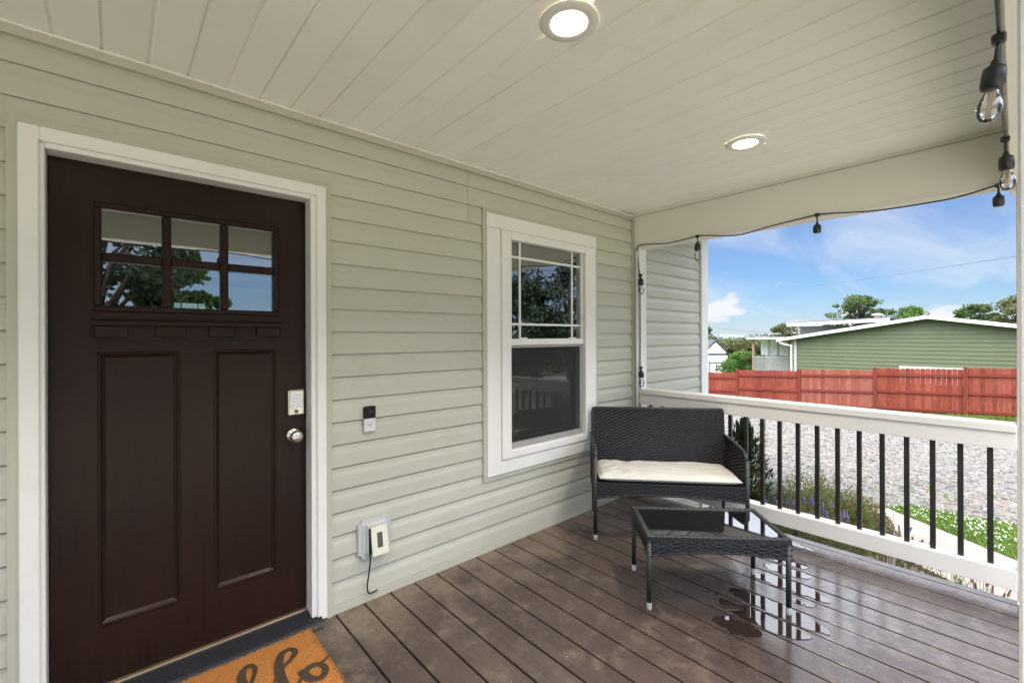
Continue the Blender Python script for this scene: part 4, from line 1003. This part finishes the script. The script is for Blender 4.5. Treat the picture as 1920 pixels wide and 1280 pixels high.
# gravel stones (beyond counting)
def stones(n):
    ico = np.array([(0,0,1),(.894,0,.447),(.276,.851,.447),(-.724,.526,.447),(-.724,-.526,.447),(.276,-.851,.447),(.724,.526,-.447),(-.276,.851,-.447),(-.894,0,-.447),(-.276,-.851,-.447),(.724,-.526,-.447),(0,0,-1)])
    fc = np.array([(0,1,2),(0,2,3),(0,3,4),(0,4,5),(0,5,1),(1,6,2),(2,7,3),(3,8,4),(4,9,5),(5,10,1),(2,6,7),(3,7,8),(4,8,9),(5,9,10),(1,10,6)])
    pts = []
    while len(pts) < n:
        x = 5.7 + 10.5*rng.uniform()**1.35; y = rng.uniform(-3.2, 2.6 + .28*(x-5.7))
        if x < 6.9 and y < -1.1 or x < 5.9 and y < -.6: continue
        pts.append((x, y, gz(x, y)+.012))
    pts = np.array(pts); s = (.006 + .028*rng.uniform(size=n)**2.2)*(1 + .05*(pts[:, 0]-5.7)); sc = rng.uniform(.6, 1.25, (n, 1, 3)); sc[:, :, 2] *= .6
    a = rng.uniform(0, 6.28, n); ca, sa_ = np.cos(a), np.sin(a)
    v = ico[None]*sc*s[:, None, None]*rng.uniform(.8, 1.2, (n, 12, 1)); x = v[..., 0]*ca[:, None]-v[..., 1]*sa_[:, None]; y = v[..., 0]*sa_[:, None]+v[..., 1]*ca[:, None]
    V = np.stack([x, y, v[..., 2]], -1) + pts[:, None, :]
    return npmesh('gravel_stones', V.reshape(-1, 3), (np.arange(n)[:, None, None]*12 + fc[None]).reshape(-1, 3), STONE)
stuff(tag(stones(42000), 'loose grey crushed stones covering the drive behind the porch', 'gravel'))

# ------------------------------------------------------------------ red fence
FX = 21.3; FE = thing('red_fence', (FX, 2.5, gz(FX, 2.5)), 'red stained wooden picket privacy fence behind the gravel drive', 'fence')
fo = (FX, 2.5, gz(FX, 2.5))
posts = [11.05, 8.61, 6.17, 3.69, 1.22, -1.16, -3.60, -6.04]
tops = [(-.52, -.46), (-.385, -.285), (-.150, -.060), (-.005, .110), (.175, .258), (.298, .37), (.40, .46)]
me_post = {}
for i, y in enumerate(posts):
    zt = (tops[min(i, 6)][0] + .035) if i < 7 else .5
    q = MB(); q.box(FX-.075, FX+.015, y-.048, y+.048, gz(FX, y)-.2, zt, bev=.004); q.build('fence_post', FENCEP, FE, fo)
    if i == len(posts)-1: break
    ya, yb = y-.052, posts[i+1]+.052; za, zb_ = tops[i]; np_ = 17; pw = (ya-yb)/np_
    gap = (.006, .004)[i % 2] if i != 4 else .0042
    for k in range(np_):
        y1 = ya - k*pw - gap*.5; y0 = ya - (k+1)*pw + gap*.5; s = (k+.5)/np_; zt = za + (zb_-za)*s + random.uniform(-.012, .008); zb2 = gz(FX, (y0+y1)/2)+.03
        c = .028
        q = MB(); q.prism([(y0, zb2), (y1, zb2), (y1, zt-c), (y1-c, zt), (y0+c, zt), (y0, zt-c)], 'x', FX, FX+.016 + random.uniform(0, .003)); q.build('picket', FENCEW if i == 3 else FENCE, FE, fo)
    for dz in (.24, .85, 1.45):
        q = MB(); q.prism([(ya, za-dz-.045), (yb, zb_-dz-.045), (yb, zb_-dz+.04), (ya, za-dz+.04)], 'x', FX-.040, FX-.001); q.build('fence_rail', FENCEP, FE, fo)

# ------------------------------------------------------------------ neighbouring green house, its porch, the building behind
NXP = 30.3
NH = thing('green_house', (NXP, .6, gz(NXP, .6)), 'low green sided gable house with white rake boards behind the fence', 'house')
no = (NXP, .6, gz(NXP, .6))
yl, yr, ze, yp, zp = 6.47, -5.25, 1.215, .62, 2.235
def rz_(y): return ze + (zp-ze)*(1-abs(y-yp)/((yl-yp) if y > yp else (yp-yr)))
q = MB(); q.prism([(yr, -2.2), (yl, -2.2), (yl, ze), (yp, zp), (yr, ze)], 'x', NXP+.03, NXP+9); NW = q.build('wall', GREENS, NH, no)
z = -1.6; ch_ = .203
while z < zp-.05:
    zt = min(z+ch_, zp-.01)
    def lim(zz): 
        if zz <= ze: return yl, yr
        s = (zz-ze)/(zp-ze); return yl-(yl-yp)*s, yr+(yp-yr)*s
    a0, b0 = lim(z); a1, b1 = lim(zt)
    v = [(NXP-.012, b0, z), (NXP-.012, a0, z), (NXP+.012, a1, zt), (NXP+.012, b1, zt), (NXP+.028, b0, z), (NXP+.028, a0, z), (NXP+.028, a1, zt), (NXP+.028, b1, zt)]
    q = MB(); q.add(v, [(0,1,2,3),(4,7,6,5),(0,4,5,1),(2,6,7,3),(1,5,6,2),(0,3,7,4)]); q.build('siding_course', GREENS, NW, no); z += ch_
for sgn, ye in ((1, 7.25), (-1, -6.0)):
    zl = rz_(ye) if False else ze - (zp-ze)/(yl-yp)*(abs(ye-yp)-(yl-yp))
    q = MB(); q.prism([(yp, zp+.02), (ye, zl+.02), (ye, zl+.10), (yp, zp+.10)], 'x', NXP-.38, NXP+9.3); RFp = q.build('roof', SHINGLE, NH, no)
    q = MB(); q.prism([(yp, zp-.02), (ye, zl-.02), (ye, zl+.15), (yp, zp+.15)], 'x', NXP-.41, NXP-.385); q.build('rake_board', NWHITE, NH, no)
    q = MB(); q.box(NXP-.38, NXP+9.3, ye-.02 if sgn > 0 else ye-.10, ye+.10 if sgn > 0 else ye+.02, zl-.04, zl+.09); q.build('gutter', NWHITE, NH, no)
q = MB(); q.tube(smooth([(NXP-.30, 7.20, 1.02), (NXP-.30, 7.05, .92), (NXP-.12, 6.66, .80), (NXP-.10, 6.62, .66), (NXP-.10, 6.62, -1.8)], 4), .055, 8); q.build('downspout', NWHITE, NH, no)
q = MB(); q.box(NXP-.05, NXP-.013, 6.36, 6.50, -2.0, 1.16); q.build('corner_board', NGREY, NH, no)
q = MB(); q.box(NXP-.06, NXP-.015, -.62, 1.72, -.30, -.19); q.box(NXP-.06, NXP-.015, 1.62, 1.72, -.95, -.3005); q.box(NXP-.06, NXP-.015, -.62, -.52, -.95, -.3005); q.box(NXP-.06, NXP-.015, -.62, 1.72, -1.05, -.951); DF = q.build('window_frame', NWHITE, NH, no)
q = MB(); q.box(NXP-.04, NXP-.014, -.519, 1.619, -.95, -.301); q.build('window_blind', NWHITE, DF, no)
# side porch with lattice
SP = thing('lattice_porch', (31.2, 7.8, gz(31, 8)), 'pale side porch with grey lattice panel and flat white roof edge', 'porch')
so2 = (31.2, 7.8, gz(31, 8)); PX = 31.0
q = MB(); q.box(PX-.35, PX+6, 6.60, 9.35, 1.18, 1.28); q.build('roof', NWHITE, SP, so2)
for y in (9.02, 6.95): MB().box(PX-.06, PX+.06, y-.06, y+.06, -2.3, 1.18).build('porch_post', WOODP, SP, so2)
q = MB(); q.box(PX+2.6, PX+2.65, 6.7, 9.2, -2.2, 1.18); q.build('back_wall', NGREY, SP, so2)
for i, (ya, yb) in enumerate(((9.0, 8.55), (8.42, 8.02), (7.90, 7.05))): MB().box(PX+1.2, PX+1.23, yb, ya, .12, 1.12).build('curtain_panel', NWHITE if i < 3 else NGREY, SP, so2)
lt = MB(); lt.box(PX-.03, PX+.03, 6.95, 9.02, .02, .09); lt.build('lattice_rail', LATT, SP, so2)
lm = MB()
for k in range(-18, 46):
    y0 = 6.95 + k*.115
    for sg in (1, -1):
        a = [y0, -2.2] if sg > 0 else [y0+2.2, -2.2]; b = [y0+2.2, .0] if sg > 0 else [y0, .0]
        # clip to the panel
        (ya_, za_), (yb_, zb3) = a, b
        def at(yv): return za_ + (zb3-za_)*(yv-ya_)/(yb_-ya_)
        lo_, hi_ = max(min(ya_, yb_), 6.98), min(max(ya_, yb_), 9.0)
        if hi_-lo_ < .1: continue
        zA, zB = at(lo_), at(hi_); w2 = .022; xx = PX-.012 if sg > 0 else PX+.004
        lm.prism([(lo_, zA-w2), (hi_, zB-w2), (hi_, zB+w2), (lo_, zA+w2)], 'x', xx, xx+.01)
stuff(lm.build('lattice', LATT, SP, so2))
pl_ = MB(); pl_.tube([(PX+.5, 7.35 + .42*math.cos(a), .30+.55*math.sin(a)) for a in np.linspace(0, math.pi, 14)], .02, 5); pl_.tube([(PX+.55, 7.75 + .38*math.cos(a), .30+.45*math.sin(a)) for a in np.linspace(0, math.pi, 14)], .02, 5)
pl_.build('hoop', LATT, SP, so2)
# long low roof behind
BH = thing('back_building', (37, 5.5, gz(37, 5)), 'grey outbuilding with long low white edged roof behind the green house', 'building')
bo = (37, 5.5, gz(37, 5))
q = MB(); q.box(36.5, 41, 3.2, 7.9, -2.4, 2.06); q.build('wall', paint('shaded_wall', (.085, .09, .08), .8), BH, bo)  # the shadow on this wall is put into its dark base colour
q = MB(); q.prism([(8.6, 2.27), (2.9, 2.47), (2.9, 2.55), (8.6, 2.35)], 'x', 36.0, 42); RB = q.build('roof', SHINGLE, BH, bo)
q = MB(); q.prism([(8.62, 2.07), (2.9, 2.27), (2.9, 2.48), (8.62, 2.28)], 'x', 35.96, 35.995); q.build('fascia', NWHITE, BH, bo)
q = MB(); q.lathe([(.16, 0), (.16, .16), (.30, .18), (.30, .24), (.12, .30), (0, .31)], (36.6, 3.62, 2.50), (0,0,1), 16); q.build('roof_vent', NWHITE, RB, bo)
# gambrel shed
SX = 50.0; SD_ = thing('gambrel_shed', (SX, 19.87, gz(SX, 20)), 'white gambrel garden shed with dark trim beyond the fence', 'shed', None, R(44))
sg_ = (SX, 19.87, gz(SX, 20)); k = SX/27.3
def shp(y, z): return ((y+2.284)*k-2.284, (z-1.388)*k+1.388)
pk = shp(9.82, 1.04); el = shp(9.29, .50); wl = shp(9.13, -.74)
half = pk[0]-wl[0]; kn2 = pk[0]-el[0]; ycen = pk[0]; zb0 = gz(SX, 20)-.3
q = MB(); q.prism([(ycen-half, zb0), (ycen+half, zb0), (ycen+half, -.75), (ycen+kn2, el[1]), (ycen, pk[1]), (ycen-kn2, el[1]), (ycen-half, -.75)], 'x', SX, SX+4); q.build('wall', NWHITE, SD_, sg_)
edge = [(ycen-half-.08, -.85), (ycen-kn2-.05, el[1]+.02), (ycen, pk[1]+.06), (ycen+kn2+.05, el[1]+.02), (ycen+half+.08, -.85)]
for a, b in zip(edge, edge[1:]):
    q = MB(); q.prism([a, b, (b[0], b[1]+.20), (a[0], a[1]+.20)], 'x', SX-.12, SX+4.1); q.build('roof_slope', SHEDTRIM, SD_, sg_)
zt = shp(0, .30)[1]; q = MB(); q.box(SX-.03, SX-.002, ycen-half+.02, ycen+half-.02, zt-.12, zt+.08); q.build('trim_band', SHEDTRIM, SD_, sg_)
da, dbb = shp(10.19, 0)[0], shp(9.40, 0)[0]; zd = shp(0, -.215)[1]
q = MB(); q.box(SX-.05, SX-.002, dbb-.1, da+.1, zd-.05, zd+.07)
for yy in (da, (da+dbb)/2, dbb): q.box(SX-.045, SX-.002, yy-.05, yy+.05, zb0+.3, zd-.051)
q.build('door_trim', SHEDTRIM, SD_, sg_)

# ------------------------------------------------------------------ trees beyond and wires
tree(60, 8.95, 9.3, 6.2, 'large dark green tree with open crown behind the green house roof', LEAF_MID, ncl=95, nl=110, ls=.24, trunk=.42, sparse=.45, cs=.62)
tree(57, 10.3, 6.6, 3.4, 'rounded dense tree beside the large open tree', LEAF_DARK, ncl=36, nl=150, ls=.26, trunk=.4)
tree(62, 5.0, 7.5, 4.2, 'small bright green tree just above the green roof ridge', LEAF_BRIGHT, ncl=36, nl=140, ls=.26, trunk=.45)
tree(52, 13.4, 6.1, 3.6, 'light olive tree with pale blossom left of the long low roof', LEAF_OLIVE, ncl=30, nl=120, ls=.22, trunk=.42)
tree(58, -2.6, 7.3, 5.2, 'tall olive green tree to the right of the green gable', LEAF_OLIVE, ncl=80, nl=150, ls=.22, cs=.75, trunk=.4)
tree(66, .6, 7.6, 4.6, 'grey green tree behind the right roof slope', LEAF_MID, ncl=70, nl=140, ls=.22, cs=.75, trunk=.4)
tree(63, 27.2, 7.6, 3.2, 'thin dark conifer showing past the house corner board', LEAF_DARK, ncl=40, nl=110, ls=.22, trunk=.2)
tree(33.5, 10.5, 3.05, 3.0, 'bright leafy bush beside the white shed behind the fence', LEAF_BRIGHT, 'bush', ncl=60, nl=150, ls=.14, trunk=.08, name='leafy_bush')
tree(36.0, 12.2, 2.5, 2.6, 'darker low bush between shed and lattice porch', LEAF_MID, 'bush', ncl=40, nl=120, ls=.14, trunk=.08, name='leafy_bush')
# far tree line (reads as one mass)
P = []
for k in range(330):
    x = rng.uniform(150, 190); y = rng.uniform(36, 105); P.append(blob((x, y, gz(x, y)+rng.uniform(1.0, 8.6)), (4.2, 4.2, 2.2), 80))
for k in range(150):
    x = rng.uniform(84, 94); y = rng.uniform(19, 36); P.append(blob((x, y, gz(x, y)+rng.uniform(.5, 6.3 - .12*abs(y-26))), (1.9, 1.9, 1.2), 110))
for k in range(170):
    x = rng.uniform(95, 125); y = rng.uniform(-120, -8); P.append(blob((x, y, gz(x, y)+rng.uniform(.5, 6.0)), (3.4, 3.4, 2.0), 80))
stuff(tag(leaves('far_woodland', np.concatenate(P), .55, LEAF_OLIVE, None, .7), 'far green hedge and woodland line under the distant hills', 'woodland'))
def wire(name, pts, r, label):
    q = MB(); q.tube(smooth(pts, 6), r, 5); tag(q.build(name, WIRE), label, 'wire', None)
wire('power_line', [(150, 43.8, 16.3), (89, 20.7, 9.9), (28, -2.34, 4.66), (16, -7.0, 3.9), (6, -11, 3.6)], .011, 'thin dark power line crossing the blue sky above the green house')
wire('power_line', [(90, 44, 4.1), (90, 38.9, 3.34), (90, 32.2, 2.3), (90, 26, 1.9)], .02, 'faint overhead wire over the white shed and far hedge')
# trees of the front yard, mirrored in the door and window glass
tree(-.3, -15.5, 8.5, 4.4, 'tall pine across the front yard, mirrored in the door glass', LEAF_PINE, ncl=70, nl=170, ls=.22, trunk=.12, sparse=.3)
tree(1.7, -17.5, 5.4, 2.8, 'broad dark tree across the front yard, mirrored in the middle door panes', LEAF_MID, ncl=56, nl=160, ls=.22, trunk=.2, sparse=.2)
tree(11.2, -9.6, 4.6, 3.6, 'bushy pine in the side yard, mirrored in the window', LEAF_PINE, ncl=70, nl=170, ls=.15, trunk=.08, sparse=.25)
tree(14.6, -10.4, 5.6, 3.0, 'slim pine in the side yard, mirrored at the window edge', LEAF_PINE, ncl=50, nl=140, ls=.15, trunk=.08, sparse=.3)
P = []
for k in range(160):
    x = rng.uniform(-30, 45); y = rng.uniform(-40, -30); P.append(blob((x, y, gz(x, y)+rng.uniform(.5, 3.0)), (1.7, 1.7, 1.1), 60))
stuff(tag(leaves('front_woodland', np.concatenate(P), .45, LEAF_MID, None, .7), 'low green woodland across the front yard', 'woodland'))
